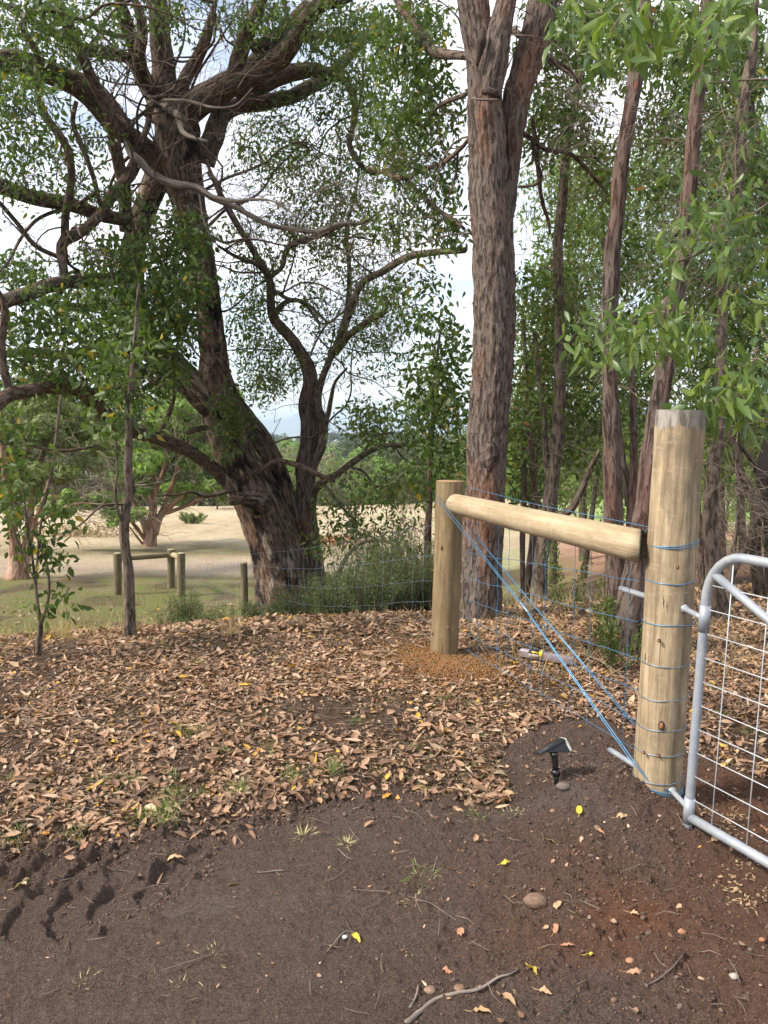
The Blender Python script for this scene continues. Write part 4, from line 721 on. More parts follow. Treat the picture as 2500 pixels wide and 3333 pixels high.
LT('2', [(385, 580, 6.5, 16), (320, 650, 6.8, 20), (260, 700, 7, 20), (180, 730, 7.3, 20), (80, 765, 7.6, 22), (0, 745, 7.9, 16), (-80, 720, 8.2, 10)]); LT('2', [(85, 765, 7.6, 14), (150, 830, 7.5, 20), (230, 900, 7.4, 20), (300, 950, 7.3, 20), (345, 990, 7.2, 14)])
LT('2', [(320, 650, 6.9, 10), (310, 760, 7, 12), (280, 850, 7, 8)]); LT('2', [(590, 150, 6.7, 20), (560, 130, 6.9, 34), (600, 170, 7, 20)]); LT('2', [(640, 500, 6.7, 20), (680, 850, 7.1, 18), (710, 950, 7.2, 14), (720, 1010, 7.2, 8)])
T.limb('dead_twig', rg('2', [(380, 425, 6.2, 8), (430, 432, 6.16, 10), (490, 430, 6.18, 8)]), DEAD, 8, .03, None, 0, False)
T.sprays(26, (.5, 1.4), .012, BK_GREY, 'fine_limbs', zmin=2.6)
T.foliage([(1330, 120, 120, 130, 6.8, 8.6, 110), (1400, 330, 90, 110, 6.9, 8.6, 64), (1290, 420, 80, 130, 7.2, 9, 60), (1380, 560, 110, 90, 7, 8.8, 44), (1330, 720, 110, 80, 7.2, 9, 38), (1450, 690, 60, 140, 6.9, 8.4, 22), (1780, 330, 70, 60, 6.9, 8, 36), (1800, 130, 90, 80, 6.6, 8, 45), (1770, 440, 60, 60, 6.9, 8, 22), (1340, 960, 100, 90, 7.4, 9, 34), (1880, 420, 70, 60, 7, 8, 22)], .085, .034, 15, .20, .55)
T.bare([(1330, 560, 100, 200, 7, 8, 34, -.4, 1), (1800, 400, 120, 120, 6.8, 7.8, 22, 1, .4), (1780, 700, 100, 200, 6.8, 7.6, 24, .5, .8)], None, (.2, .6), .003)
T.done(LF_DARK)
#@PART4
# --- slender trees of the grove on the right
def slim(label, k_, paths, mat, y0, fol, lf, fl=.10, am=.007, base=None, bare=None, Ls=(.085, .034), sp=.24, name='gum_tree', n=15, df=.58, group='slender gums of the grove'):
    b_ = rg(k_, paths[0])[0]; T = Tree(name, label, P(b_[0], b_[1], b_[2]), group=group)
    for i_, p in enumerate(paths):
        T.limb('trunk' if i_ == 0 else ('stem' if p[0][3] > 24 else 'limb'), rg(k_, p), mat, None, .03, barkdisp(am if i_ == 0 else am * .6, 2.2, 20, .14, (fl, .2) if i_ == 0 else None), .01)
    if fol: T.foliage([(*q[:6], int(q[6] * df)) for q in fol], Ls[0], Ls[1], n, sp, .5)
    if bare: T.bare(bare, None, (.2, .7), .003)
    T.done(lf); return T
slim('slender leaning gum with grey ridged bark just right of the tall straight tree', '4', [[(650, 1400, 8.2, 96), (672, 1260, 8.2, 68), (680, 1100, 8.2, 64), (708, 900, 8.2, 62), (725, 780, 8.2, 60), (745, 600, 8.2, 54), (758, 400, 8.2, 50), (760, 200, 8.2, 46), (757, 0, 8.2, 44), (750, -240, 8.2, 42), (770, -480, 8.2, 40), (790, -700, 8.2, 36), (820, -860, 8.2, 34), (850, -1020, 8.2, 32), (868, -1200, 8.2, 28), (880, -1400, 8.2, 26)],
    [(725, 760, 8.25, 34), (700, 640, 8.3, 30), (690, 480, 8.3, 26), (670, 320, 8.3, 22), (650, 100, 8.3, 14)], [(700, 930, 8.2, 26), (800, 880, 8.0, 34), (850, 800, 7.9, 30), (890, 700, 7.8, 26), (930, 620, 7.7, 16)], [(760, 260, 8.2, 14), (810, 150, 8.1, 16), (870, 60, 8, 10)]],
    BK_GREY, 8.2, [(1850, 900, 90, 260, 8.3, 10, 110), (1760, 1050, 90, 200, 8, 9.4, 90), (1720, 1300, 70, 200, 8, 9.4, 80), (1880, 250, 90, 160, 7.6, 9.4, 80), (1900, 550, 90, 110, 7.8, 9.5, 60), (1820, 1250, 90, 140, 8.4, 9.6, 60)], LF_MID, bare=[(1800, 1500, 120, 200, 7.8, 8.8, 50, .7, .8), (1850, 1050, 100, 200, 7.8, 8.8, 30, .8, .5)])
slim('thin twin stemmed gum standing between the straight tree and the grove', '4', [[(612, 1330, 8.8, 40), (618, 1200, 8.8, 32), (640, 1020, 8.8, 30), (655, 860, 8.8, 26), (640, 700, 8.8, 28), (632, 560, 8.8, 26), (620, 400, 8.8, 24), (612, 250, 8.8, 18), (600, 50, 8.8, 12)], [(600, 1290, 8.9, 20), (598, 1000, 8.9, 26), (606, 800, 8.9, 22), (600, 600, 8.9, 16)]],
    BK_DARK, 8.8, [(1700, 1450, 70, 150, 8.6, 10, 45), (1740, 1620, 60, 90, 8.6, 9.6, 14)], LF_DARK)
slim('thin crooked gum with dark fork just behind the pale gate post', '4', [[(1075, 1350, 6.8, 60), (1062, 1200, 6.8, 50), (1066, 1000, 6.8, 42), (1070, 850, 6.8, 40), (1076, 720, 6.8, 36), (1078, 560, 6.8, 32), (1075, 440, 6.8, 30), (1070, 200, 6.8, 24), (1090, 0, 6.8, 18)], [(1060, 860, 6.85, 36), (1052, 740, 6.9, 34), (1032, 680, 6.95, 32), (1024, 600, 7, 28), (1000, 420, 7, 20)]], BK_DARK, 6.8, [(2040, 1250, 60, 150, 6.8, 7.8, 40), (2050, 900, 60, 150, 6.9, 8, 30)], LF_DARK)
slim('straight gum with peeling reddish grey bark rising behind the right half of the rail', '4', [[(990, 1480, 5.9, 130), (1000, 1380, 5.9, 98), (998, 1200, 5.9, 84), (996, 1050, 5.9, 82), (990, 900, 5.9, 80), (986, 760, 5.9, 78), (985, 600, 5.9, 78), (982, 480, 5.9, 84), (978, 380, 5.9, 66), (972, 200, 5.9, 66), (970, 60, 5.9, 68), (980, -100, 5.9, 70), (985, -240, 5.9, 66), (1010, -420, 5.9, 62), (1020, -560, 5.9, 64), (1035, -680, 5.9, 60), (1065, -860, 5.9, 62), (1095, -1050, 5.9, 68), (1130, -1230, 5.9, 62), (1120, -1380, 5.9, 52), (1150, -1540, 5.9, 44)], [(1100, -1060, 5.9, 40), (1140, -1180, 5.95, 26), (1155, -1260, 6, 14)]],
    BK_DARK, 5.9, [(2080, 150, 90, 130, 5.9, 7.6, 60), (1990, 560, 90, 90, 6.6, 8, 40), (2100, 420, 60, 90, 6.2, 8, 20)], LF_MID, am=.010, bare=[(1990, 350, 120, 120, 5.9, 7, 30, -1, .2), (2100, 1050, 120, 200, 6, 7, 24, 1, .3)])
slim('dark reddish stringy barked gum leaning right behind the gate post', '4', [[(1040, 1560, 5.3, 190), (1050, 1440, 5.3, 150), (1066, 1300, 5.3, 124), (1090, 1150, 5.3, 108), (1110, 1000, 5.3, 98), (1128, 860, 5.3, 90), (1142, 700, 5.3, 84), (1160, 560, 5.3, 84), (1190, 400, 5.3, 86), (1210, 270, 5.3, 82), (1232, 130, 5.3, 80), (1240, 0, 5.3, 76), (1275, -140, 5.3, 74), (1290, -300, 5.3, 66), (1310, -450, 5.3, 62), (1330, -620, 5.3, 62), (1345, -820, 5.3, 56), (1370, -1020, 5.3, 56), (1390, -1200, 5.3, 50), (1405, -1400, 5.3, 40), (1420, -1560, 5.3, 30)], [(1260, -310, 5.3, 20), (1300, -350, 5.2, 16), (1440, -410, 5.1, 14), (1560, -370, 5, 12), (1660, -372, 4.9, 9)]],
    BK_DARK, 5.3, [(2300, 200, 90, 150, 5.4, 7, 50), (2250, 620, 90, 120, 5.6, 7, 30)], LF_DARK, fl=.2, am=.013)
slim('grey furrowed gum standing between the gate post and the gate frame', '4', [[(1470, 1380, 6.3, 110), (1440, 1250, 6.3, 74), (1425, 1100, 6.3, 64), (1408, 960, 6.3, 62), (1412, 800, 6.3, 62), (1428, 660, 6.3, 60), (1445, 520, 6.3, 56), (1452, 380, 6.3, 50), (1458, 200, 6.3, 46), (1462, 60, 6.3, 44), (1470, -60, 6.3, 42), (1484, -250, 6.3, 42), (1515, -420, 6.3, 44), (1535, -600, 6.3, 48), (1545, -800, 6.3, 50), (1562, -950, 6.3, 46), (1590, -1100, 6.3, 40), (1600, -1300, 6.3, 32), (1620, -1500, 6.3, 26)], [(1445, 600, 6.35, 26), (1480, 470, 6.4, 22), (1500, 330, 6.4, 18)]],
    BK_GREY, 6.3, [(2400, 500, 90, 160, 6.4, 8, 90), (2370, 850, 110, 150, 6.4, 8, 90), (2450, 1050, 70, 160, 6.6, 8, 70), (2460, 250, 60, 150, 6.4, 8, 50), (2330, 1000, 60, 80, 6.4, 7.4, 25)], LF_DARK, bare=[(2380, 700, 110, 250, 6, 7, 60, -.8, .4), (2350, 1500, 120, 200, 6, 7, 40, .8, .4)])
slim('bent dark tree forking low down at the right edge behind the gate', '4', [[(1660, 1420, 7.2, 60), (1635, 1300, 7.2, 54), (1612, 1150, 7.2, 50), (1600, 1000, 7.2, 50), (1608, 900, 7.2, 52), (1590, 820, 7.2, 46), (1548, 740, 7.2, 44), (1528, 680, 7.2, 40), (1520, 600, 7.2, 38), (1490, 540, 7.2, 30), (1500, 400, 7.2, 20), (1540, 200, 7.3, 12)], [(1600, 960, 7.2, 26), (1560, 1040, 7.15, 30), (1530, 1100, 7.1, 26), (1500, 1180, 7.1, 18)], [(1610, 900, 7.2, 32), (1645, 800, 7.25, 30), (1600, 680, 7.3, 28), (1530, 590, 7.3, 18)], [(1615, 930, 7.2, 28), (1659, 1040, 7.1, 24), (1720, 1100, 7, 20)]],
    BK_GREY, 7.2, [(2460, 1280, 80, 90, 7, 8.4, 70), (2400, 1400, 90, 50, 7.2, 8.4, 25), (2480, 800, 60, 120, 7, 8, 40), (2300, 1250, 60, 90, 7.2, 8.6, 40)], LF_DARK, bare=[(2440, 1650, 100, 160, 6.8, 7.6, 70, .8, .4), (2300, 1720, 60, 120, 6.8, 7.6, 30, .6, .9)])
slim('blackened thick burnt trunk cut by the right edge of the photo', '4', [[(1720, 1300, 6.9, 120), (1700, 1000, 6.9, 100), (1665, 830, 6.9, 70), (1640, 760, 6.9, 60), (1660, 660, 6.9, 90), (1700, 500, 6.9, 90), (1760, 200, 6.9, 60)]], plain('charcoal_bark', (.018, .014, .012), .9, var=.5, bump=.01), 6.9, None, LF_DARK)
slim('thin dark stem standing close on the right of the gate post', '4', [[(1385, 1330, 7.6, 28), (1372, 1150, 7.6, 30), (1368, 1000, 7.6, 28), (1358, 880, 7.6, 26), (1352, 700, 7.6, 22), (1350, 500, 7.6, 16)]], BK_DARK, 7.6, None, LF_DARK)
slim('broken grey stub leaning among twigs behind the gate', '4', [[(1490, 1280, 6.6, 24), (1502, 1100, 6.6, 22), (1520, 980, 6.6, 20), (1532, 880, 6.6, 16)]], BK_GREY, 6.6, None, LF_DARK, name='dead_stub')
slim('thin pole like gum just left of the brown post', '4', [[(185, 1200, 8.6, 36), (190, 1000, 8.6, 32), (196, 850, 8.6, 30), (200, 700, 8.6, 26), (208, 560, 8.6, 22), (216, 400, 8.6, 18), (225, 250, 8.6, 14), (250, 60, 8.6, 8)]], BK_DARK, 8.6, [(1410, 1330, 80, 100, 8, 9.6, 90), (1430, 1130, 70, 110, 8, 9.6, 60), (1470, 1480, 50, 60, 8, 9, 30), (1380, 1560, 50, 60, 8.2, 9.2, 24), (1440, 1250, 60, 90, 7.8, 9, 50), (1380, 1820, 40, 80, 8.4, 9, 14)], LF_DARK, Ls=(.10, .046), bare=[(1350, 1700, 70, 200, 8.2, 9, 40, .3, 1)])
slim('leafy dark understorey gum filling the gap right of the straight tree', 'f', [[(1760, 1990, 9.4, 30), (1740, 1800, 9.4, 26), (1735, 1600, 9.4, 22), (1760, 1300, 9.4, 18), (1780, 1000, 9.4, 12)]], BK_GREY, 9.4, [(1740, 1330, 90, 140, 9, 10.6, 110), (1900, 1300, 110, 150, 9, 10.8, 120), (1820, 1120, 120, 120, 9, 10.8, 110), (2030, 1150, 100, 130, 9, 10.6, 90), (1700, 1560, 60, 120, 9, 10, 40), (1800, 950, 100, 100, 9, 10.6, 60), (1900, 1480, 90, 60, 9, 10.4, 36), (2100, 1350, 50, 120, 9, 10.4, 36)], LF_DARK, Ls=(.10, .044))
slim('pale green leafed gum crown lit from behind in the middle of the grove', 'f', [[(2020, 1800, 12, 26), (2010, 1400, 12, 22), (1980, 1000, 12, 18), (1960, 700, 12, 12)]], BK_GREY, 12, [(1960, 620, 150, 150, 11.5, 14, 220), (1930, 850, 160, 140, 11.5, 14, 190), (2130, 800, 100, 160, 11.5, 14, 120), (2120, 500, 100, 90, 11.5, 14, 70), (2300, 850, 130, 160, 11.5, 14, 130), (1900, 1100, 140, 120, 11.5, 14, 90), (2400, 450, 110, 180, 11.5, 14, 120), (2420, 1100, 90, 150, 11, 13, 90)], LF_BRIGHT, Ls=(.12, .036), sp=.34, df=.8)
slim('dark leafed gum reaching over the top right corner', 'f', [[(2560, 1700, 8, 60), (2540, 1200, 8, 50), (2500, 700, 8, 40), (2440, 350, 8, 32), (2420, 100, 8, 26), (2400, -150, 8, 20)]], BK_GREY, 8, [(2200, 130, 160, 130, 7.6, 10, 160), (2400, 130, 110, 150, 7.4, 10, 130), (2230, 380, 120, 110, 7.6, 10, 100), (2000, 100, 120, 100, 7.6, 10, 80), (1850, 60, 110, 70, 7.6, 10, 50), (2200, 600, 100, 110, 7.6, 9.6, 50), (2450, 650, 70, 200, 7.4, 9.4, 90), (2250, 950, 100, 120, 8, 10, 70)], LF_DARK, Ls=(.095, .034), df=.85, bare=[(2300, 450, 150, 200, 6.6, 8, 40, -1, .1)])

slim('bushy mid green gum filling the background low between the rail and the gate post', 'f', [[(1800, 1900, 14, 26), (1810, 1500, 14, 20), (1830, 1200, 14, 12)], [(1900, 1880, 14.5, 20), (1950, 1500, 14.5, 14)]], BK_GREY, 14, [(1720, 1380, 90, 130, 13.5, 16, 60), (1900, 1400, 110, 120, 13.5, 16, 90), (2060, 1450, 90, 110, 13.5, 16, 60), (1850, 1580, 160, 70, 13.5, 16, 80), (2060, 1620, 60, 70, 13.5, 15, 36), (1700, 1580, 50, 80, 13.5, 15, 34)], LF_BRIGHT, Ls=(.12, .045), sp=.36, df=.9)
slim('bushy mid green gum behind the gate at the right edge', 'f', [[(2420, 1800, 13, 26), (2400, 1400, 13, 20), (2380, 1150, 13, 12)]], BK_GREY, 13, [(2320, 1330, 90, 100, 12.5, 15, 70), (2450, 1380, 80, 120, 12.5, 15, 80), (2330, 1500, 60, 60, 12.5, 15, 26), (2480, 1560, 60, 60, 12.5, 15, 26), (2260, 1180, 80, 90, 12.5, 15, 50)], LF_MID, Ls=(.12, .045), sp=.36, df=.9)
slim('tall pale green gum standing far back in the left half of the grove', 'f', [[(1900, 1850, 17, 30), (1890, 1400, 17, 24), (1860, 900, 17, 18), (1850, 400, 17, 10)]], BK_GREY, 17, [(1780, 1150, 150, 300, 15.5, 19, 190), (1980, 1250, 150, 260, 15.5, 19, 190), (1850, 700, 160, 260, 15.5, 19, 130), (2080, 900, 120, 300, 15.5, 19, 120)], LF_BRIGHT, Ls=(.14, .052), sp=.44, df=1)
slim('tall pale green gum standing far back in the right half of the grove', 'f', [[(2350, 1850, 16, 30), (2340, 1400, 16, 24), (2330, 900, 16, 18), (2320, 400, 16, 10)]], BK_GREY, 16, [(2250, 1150, 130, 300, 14.5, 18, 150), (2430, 1150, 110, 330, 14.5, 18, 150), (2300, 600, 180, 260, 14.5, 18, 130), (2450, 400, 100, 260, 14.5, 18, 70), (2280, 1480, 120, 80, 14.5, 18, 40), (2450, 1600, 70, 60, 14.5, 18, 20)], LF_BRIGHT, Ls=(.14, .052), sp=.44, df=1)
# --- near gum with large bright leaves leaning in from beyond the right side
T = Tree('young_gum_tree', 'young gum with large bright green leaves reaching in from the right over the gate', P(2980, 2100, 3.9), group=None)
T.limb('trunk', rg('f', [(2980, 2150, 3.9, 70), (2960, 1700, 3.9, 60), (2900, 1200, 3.9, 54), (2850, 700, 3.9, 46), (2780, 200, 3.9, 40), (2700, -300, 3.9, 32)]), BK_RED, None, .03)
for p in ([(2850, 1150, 3.9, 20), (2700, 900, 3.7, 16), (2500, 810, 3.6, 14), (2380, 813, 3.5, 13), (2340, 790, 3.5, 12), (2250, 835, 3.45, 10), (2200, 850, 3.4, 7)], [(2340, 790, 3.5, 8), (2390, 740, 3.5, 6), (2500, 660, 3.6, 5)], [(2870, 1100, 3.9, 16), (2700, 1120, 3.5, 12), (2500, 1160, 3.2, 9), (2400, 1200, 3.1, 6)], [(2760, 100, 3.9, 18), (2600, -60, 3.5, 14), (2300, -120, 3.2, 12), (2050, -60, 3, 9), (1960, 30, 3, 6)], [(2770, 150, 3.9, 14), (2600, 250, 3.5, 9), (2450, 260, 3.4, 7), (2300, 270, 3.3, 5)]):
    T.limb('limb', rg('f', p), TWIG_PALE, 8, .04, barkdisp(.0005), .02)
big = dict(Ll=.092, Wl=.029, n=7, spread=.12, droop=.75, lod=0, tw=.0022, sh=(.26, .52, .62, .38))
T.foliage([(2010, 1090, 130, 60, 3.1, 3.6, 16), (2110, 1060, 90, 60, 3.1, 3.6, 15), (1900, 1050, 50, 40, 3.1, 3.5, 5), (2330, 740, 90, 60, 3.2, 3.6, 14), (2430, 800, 70, 60, 3.2, 3.6, 9), (2200, 800, 70, 60, 3.2, 3.6, 7), (2250, 1040, 80, 60, 3.1, 3.6, 10), (2420, 950, 70, 60, 3.1, 3.6, 7), (2250, 540, 40, 20, 3.1, 3.4, 2), (2400, 500, 40, 120, 3.3, 3.8, 4), (2340, 650, 80, 50, 3.2, 3.8, 7)], **big)
T.foliage([(2400, 1290, 80, 45, 2.8, 3.2, 10), (2460, 1190, 50, 70, 2.8, 3.2, 6), (2300, 1260, 40, 25, 2.8, 3.2, 4), (2270, 50, 60, 50, 2.9, 3.3, 6), (2430, 20, 70, 20, 2.7, 3.1, 5), (2330, 120, 50, 50, 2.9, 3.3, 4), (2060, 80, 70, 60, 2.9, 3.3, 7), (1980, 150, 50, 70, 2.9, 3.3, 4), (1890, 40, 80, 30, 3, 3.4, 5), (2150, 10, 90, 30, 2.9, 3.4, 4), (2060, 180, 40, 50, 3, 3.3, 2), (2300, 190, 50, 50, 3.1, 3.5, 2)], **{**big, 'Ll': .105, 'Wl': .035})
T.bare([(2350, 350, 150, 120, 3.3, 3.9, 12, -1, .25), (2420, 600, 80, 200, 3.4, 4, 12, -.6, .8)], None, (.15, .45), .0022)
T.done(LF_YOUNG, TWIG_PALE)

# --- slender trunk and sapling on the left bank
T = Tree('slender_gum_tree', 'slender dark trunk with a kink standing in front of the far timber frame', P(420, 2110, 5.6))
T.limb('trunk', rg('3', [(572, 1500, 5.6, 66), (566, 1430, 5.6, 52), (560, 1300, 5.6, 46), (556, 1150, 5.6, 44), (545, 1060, 5.6, 42), (538, 960, 5.6, 42), (548, 860, 5.6, 42), (562, 780, 5.6, 44), (552, 700, 5.6, 38), (556, 600, 5.6, 32), (560, 480, 5.6, 30), (566, 350, 5.6, 28), (575, 240, 5.6, 26), (585, 140, 5.6, 20), (590, 20, 5.6, 14), (600, -100, 5.6, 10)]), BK_GREY, 40, .014, barkdisp(.007, 2, 26, .18, (.15, .1)))
for p in ([(535, 950, 5.6, 16), (510, 880, 5.55, 13), (498, 800, 5.5, 11), (505, 700, 5.45, 9), (500, 560, 5.4, 6)], [(548, 850, 5.6, 12), (440, 860, 5.5, 10), (360, 930, 5.4, 8), (250, 1000, 5.3, 5)], [(570, 770, 5.6, 8), (650, 765, 5.5, 8), (730, 740, 5.5, 6), (780, 700, 5.5, 4)], [(560, 480, 5.6, 8), (540, 380, 5.5, 6), (500, 300, 5.4, 5)]): T.limb('limb', rg('3', p), BK_GREY, 8, .03, None, .02)
T.foliage([(430, 1150, 80, 110, 5.2, 6, 16), (370, 1310, 80, 60, 5.1, 5.9, 10), (440, 1370, 50, 50, 5.2, 5.9, 8), (340, 1180, 80, 100, 5.1, 6, 10)], .085, .042, 11, .16, .4, lod=0, sh=(.32, .5, .66, .36))
T.done(LF_DARK)
T = Tree('sapling', 'thin leafy sapling with several upright stems at the left edge of the bank', P(122, 2150, 5.0))
for i_, p in enumerate(([(168, 1500, 5, 30), (170, 1440, 5, 26), (175, 1370, 5, 22), (165, 1300, 5, 14), (150, 1180, 5, 13), (140, 1080, 5, 12), (120, 950, 5, 12), (100, 800, 5, 10), (80, 680, 5, 7)], [(175, 1380, 5, 14), (200, 1300, 5, 14), (212, 1220, 5, 12), (205, 1120, 5, 10), (175, 1040, 5, 8), (160, 960, 5, 6)], [(155, 1200, 5, 10), (170, 1000, 5.05, 9), (190, 860, 5.1, 11), (225, 700, 5.15, 13), (240, 580, 5.2, 13), (255, 450, 5.2, 12), (262, 380, 5.2, 9)], [(150, 1180, 5, 8), (90, 1050, 4.95, 7), (40, 900, 4.9, 5)])): T.limb('trunk' if i_ == 0 else 'stem', rg('3', p), BK_GREY, 12, .02, barkdisp(.002, lob=.1), .006)
T.foliage([(110, 1690, 90, 90, 4.8, 5.2, 20), (60, 1560, 70, 110, 4.8, 5.2, 18), (150, 1780, 45, 50, 4.8, 5.2, 8), (40, 1420, 60, 90, 4.8, 5.3, 14), (200, 1940, 30, 40, 4.9, 5.1, 5), (180, 1830, 40, 30, 4.9, 5.1, 5)], .072, .036, 9, .13, .4, lod=0, sh=(.32, .5, .66, .36)); T.done(LF_DARK)

# --- paddock trees with orange bark and umbrella crowns
def ball_crown(lf, c, r, n, size, asp=.45, up=.5):
    d = RNG.normal(0, 1, (n, 3)); d = norm(d); rad = RNG.uniform(.72, 1.05, n)[:, None]; p = c + d * rad * np.array(r); D = norm(np.cross(d, RNG.normal(0, 1, (n, 3)))); D[:, 2] += up * .3
    s_ = RNG.uniform(.6, 1.2, n) * size; leaves(lf, p, D, norm(d + RNG.normal(0, .5, (n, 3))), s_, s_ * asp, .15, .2, 1)
T = Tree('paddock_tree', 'spreading paddock tree with orange bark and many low boughs in the dry field', P(490, 1778, GP(490, 1778)[1]))
yb = 19.5; KY = GP(490, 1778)[1] / 19.5; ky = lambda pp: [(a_, b_, c_ * KY, d_) for a_, b_, c_, d_ in pp]
for i_, p in enumerate(([(648, 1050, yb, 70), (650, 1010, yb, 58), (655, 950, yb, 50), (660, 880, yb, 36), (665, 800, yb, 26), (668, 700, yb, 16)], [(640, 980, yb, 36), (610, 900, yb, 26), (570, 830, 19, 20), (520, 770, 18.6, 12)], [(665, 980, yb, 40), (690, 910, yb, 34), (740, 860, yb, 26), (800, 800, 19.8, 18), (870, 750, 20, 12)], [(660, 930, yb, 24), (650, 850, 19.2, 20), (620, 760, 19, 12)], [(690, 900, yb, 20), (740, 780, 19.9, 20), (770, 690, 20, 16), (800, 600, 20.2, 10)], [(630, 1010, yb, 16), (580, 940, 19.2, 16), (540, 900, 19, 10), (480, 860, 18.6, 8)], [(720, 890, yb, 18), (830, 850, 19.6, 14), (930, 800, 19.7, 8)], [(660, 850, yb, 16), (700, 720, 19.5, 14), (720, 620, 19.5, 9)], [(622, 1030, yb, 10), (590, 990, 19.3, 9), (560, 950, 19.2, 6)])):
    T.limb('trunk' if i_ == 0 else 'limb', rg('3', ky(p)), BK_ORANGE, 14, .12, barkdisp(.012, lob=.15), .03)
for (u, v, ru, rv, y, n_) in [(490, 1420, 75, 50, 19.5, 420), (600, 1400, 85, 55, 19.8, 460), (560, 1340, 80, 50, 20, 420), (650, 1480, 60, 45, 19.8, 300), (380, 1500, 90, 60, 19, 420), (480, 1530, 55, 34, 19, 260), (330, 1620, 60, 30, 18.6, 220), (430, 1600, 60, 30, 19, 200), (690, 1560, 60, 40, 20, 260), (560, 1600, 60, 30, 20, 180), (300, 1440, 90, 60, 19.5, 320), (740, 1620, 40, 22, 20, 120), (400, 1680, 60, 26, 18.4, 160), (620, 1300, 60, 40, 20.4, 260), (210, 1650, 55, 45, 18.4, 260)]:
    y = y * KY; s_ = S(u, v, y) / F
    for _ in range(6):
        a = P(u + random.gauss(0, ru * .5), v + random.gauss(0, rv * .4), y + random.gauss(0, .5)); ball_crown(T.lf, a, (ru * s_ * .55, ru * s_ * .55, rv * s_ * .46), int(n_ * .75), .19, .42)
        nb = T._N(); q = nb[np.argmin(np.linalg.norm(nb - a, axis=1))]; T.branchlet(T.tw, q, a, .02, .008, 6, .06)
T.bare([(380, 1600, 140, 90, 18.6 * KY, 19.6 * KY, 50, -1, -.3), (640, 1600, 120, 60, 19 * KY, 20 * KY, 40, 1, -.3), (560, 1500, 150, 90, 19 * KY, 20 * KY, 50, .2, -1)], None, (.5, 1.4), .012); T.done(LF_LIGHT, TWIG_PALE)
T = Tree('paddock_tree', 'large many stemmed tree with pale orange trunks on the left beyond the bank', P(60, 1885, GP(60, 1885)[1]))
KY = GP(60, 1885)[1] / 13.5
for i_, p in enumerate(([(75, 1180, 13.5, 110), (78, 1120, 13.5, 80), (62, 1000, 13.5, 46), (40, 850, 13.4, 38), (25, 700, 13.4, 32), (10, 540, 13.3, 26), (-10, 380, 13.2, 20)], [(95, 1140, 13.5, 60), (118, 1020, 13.6, 42), (130, 900, 13.7, 34), (150, 780, 13.8, 28), (180, 650, 13.9, 22), (205, 560, 14, 12)], [(120, 1060, 13.5, 24), (150, 940, 13.3, 20), (190, 820, 13.1, 16), (230, 690, 13, 10)], [(60, 900, 13.5, 26), (90, 700, 13.7, 30), (120, 560, 13.8, 28), (95, 420, 14, 22), (150, 330, 14, 10)], [(110, 520, 13.8, 14), (160, 420, 13.9, 10), (190, 340, 14, 6)], [(130, 960, 13.6, 14), (220, 900, 13.4, 12), (330, 850, 13.2, 9), (440, 850, 13, 5)])):
    T.limb('trunk' if i_ < 1 else 'stem', rg('3', ky(p)), BK_ORANGE, 14, .1, barkdisp(.014, lob=.15), .03)
for (u, v, ru, rv, y, n_) in [(60, 1400, 100, 70, 13.5, 420), (180, 1440, 90, 60, 13.6, 380), (280, 1380, 110, 60, 14, 420), (120, 1560, 90, 60, 13.4, 300), (240, 1520, 90, 50, 13.6, 300), (30, 1660, 60, 80, 13, 260), (-120, 1450, 120, 120, 13.5, 400), (200, 1330, 110, 50, 14.2, 300), (340, 1460, 70, 50, 14, 240), (90, 1320, 90, 50, 14, 240)]:
    y = y * KY; s_ = S(u, v, y) / F
    for _ in range(6):
        a = P(u + random.gauss(0, ru * .5), v + random.gauss(0, rv * .45), y + random.gauss(0, .4)); ball_crown(T.lf, a, (ru * s_ * .5, ru * s_ * .5, rv * s_ * .42), int(n_ * .5), .15, .36)
        nb = T._N(); q = nb[np.argmin(np.linalg.norm(nb - a, axis=1))]; T.branchlet(T.tw, q, a, .016, .006, 6, .06)
T.bare([(200, 1500, 160, 120, 13 * KY, 14 * KY, 60, .8, .5), (330, 1640, 120, 60, 12.8 * KY, 13.4 * KY, 30, .9, .5)], None, (.4, 1.1), .009); T.done(LF_OLIVE, TWIG_PALE)

# --- copies of tree kinds along and beyond the field
def far_proto(kind, leaf, seed, dense=1.0):
    random.seed(seed); o = empty('far_tree', (0, 0, 0), 'x', 'tree'); mb = MB(); tw = random.uniform(.016, .022)
    tube(mb, [(0, 0, -.08), (.01, 0, .2), (.03, .01, .45), (.0, .02, .7)], [tw, tw * .8, tw * .6, tw * .25], 7, .08)
    lf = MB(); blobs = []
    for i_ in range(13):
        a = i_ * 2.4 + random.random(); h = .32 + .62 * (i_ / 12.) ** .9; rr_ = (.26 if kind != 'tall' else .16) * math.sin(math.pi * min(.95, (h - .12) * 1.02)) + .03; c = np.array([rr_ * math.cos(a), rr_ * math.sin(a), h]); blobs.append(c)
        tube(mb, [np.array([.01, 0, h * .5]), (c + np.array([0, 0, h * .5])) / 2 + [0, 0, -.02], c], [tw * .35, tw * .25, tw * .1], 5, 0)
        r = random.uniform(.085, .14); ball_crown(lf, c, (r, r, r * .72), int(230 * dense), .034, .55)
    mb.build('trunk', BK_GREY if kind != 'pale' else TWIG_PALE, o); lf.build('crown', leaf, o); return o
def dup(o, loc, rz, sc, sz=1.0):
    c = o.copy(); C.objects.link(c); c.location = loc; c.rotation_euler = (0, 0, rz); c.scale = (sc, sc, sc * sz)
    for ch_ in o.children:
        d = ch_.copy(); C.objects.link(d); d.parent = c
    return c
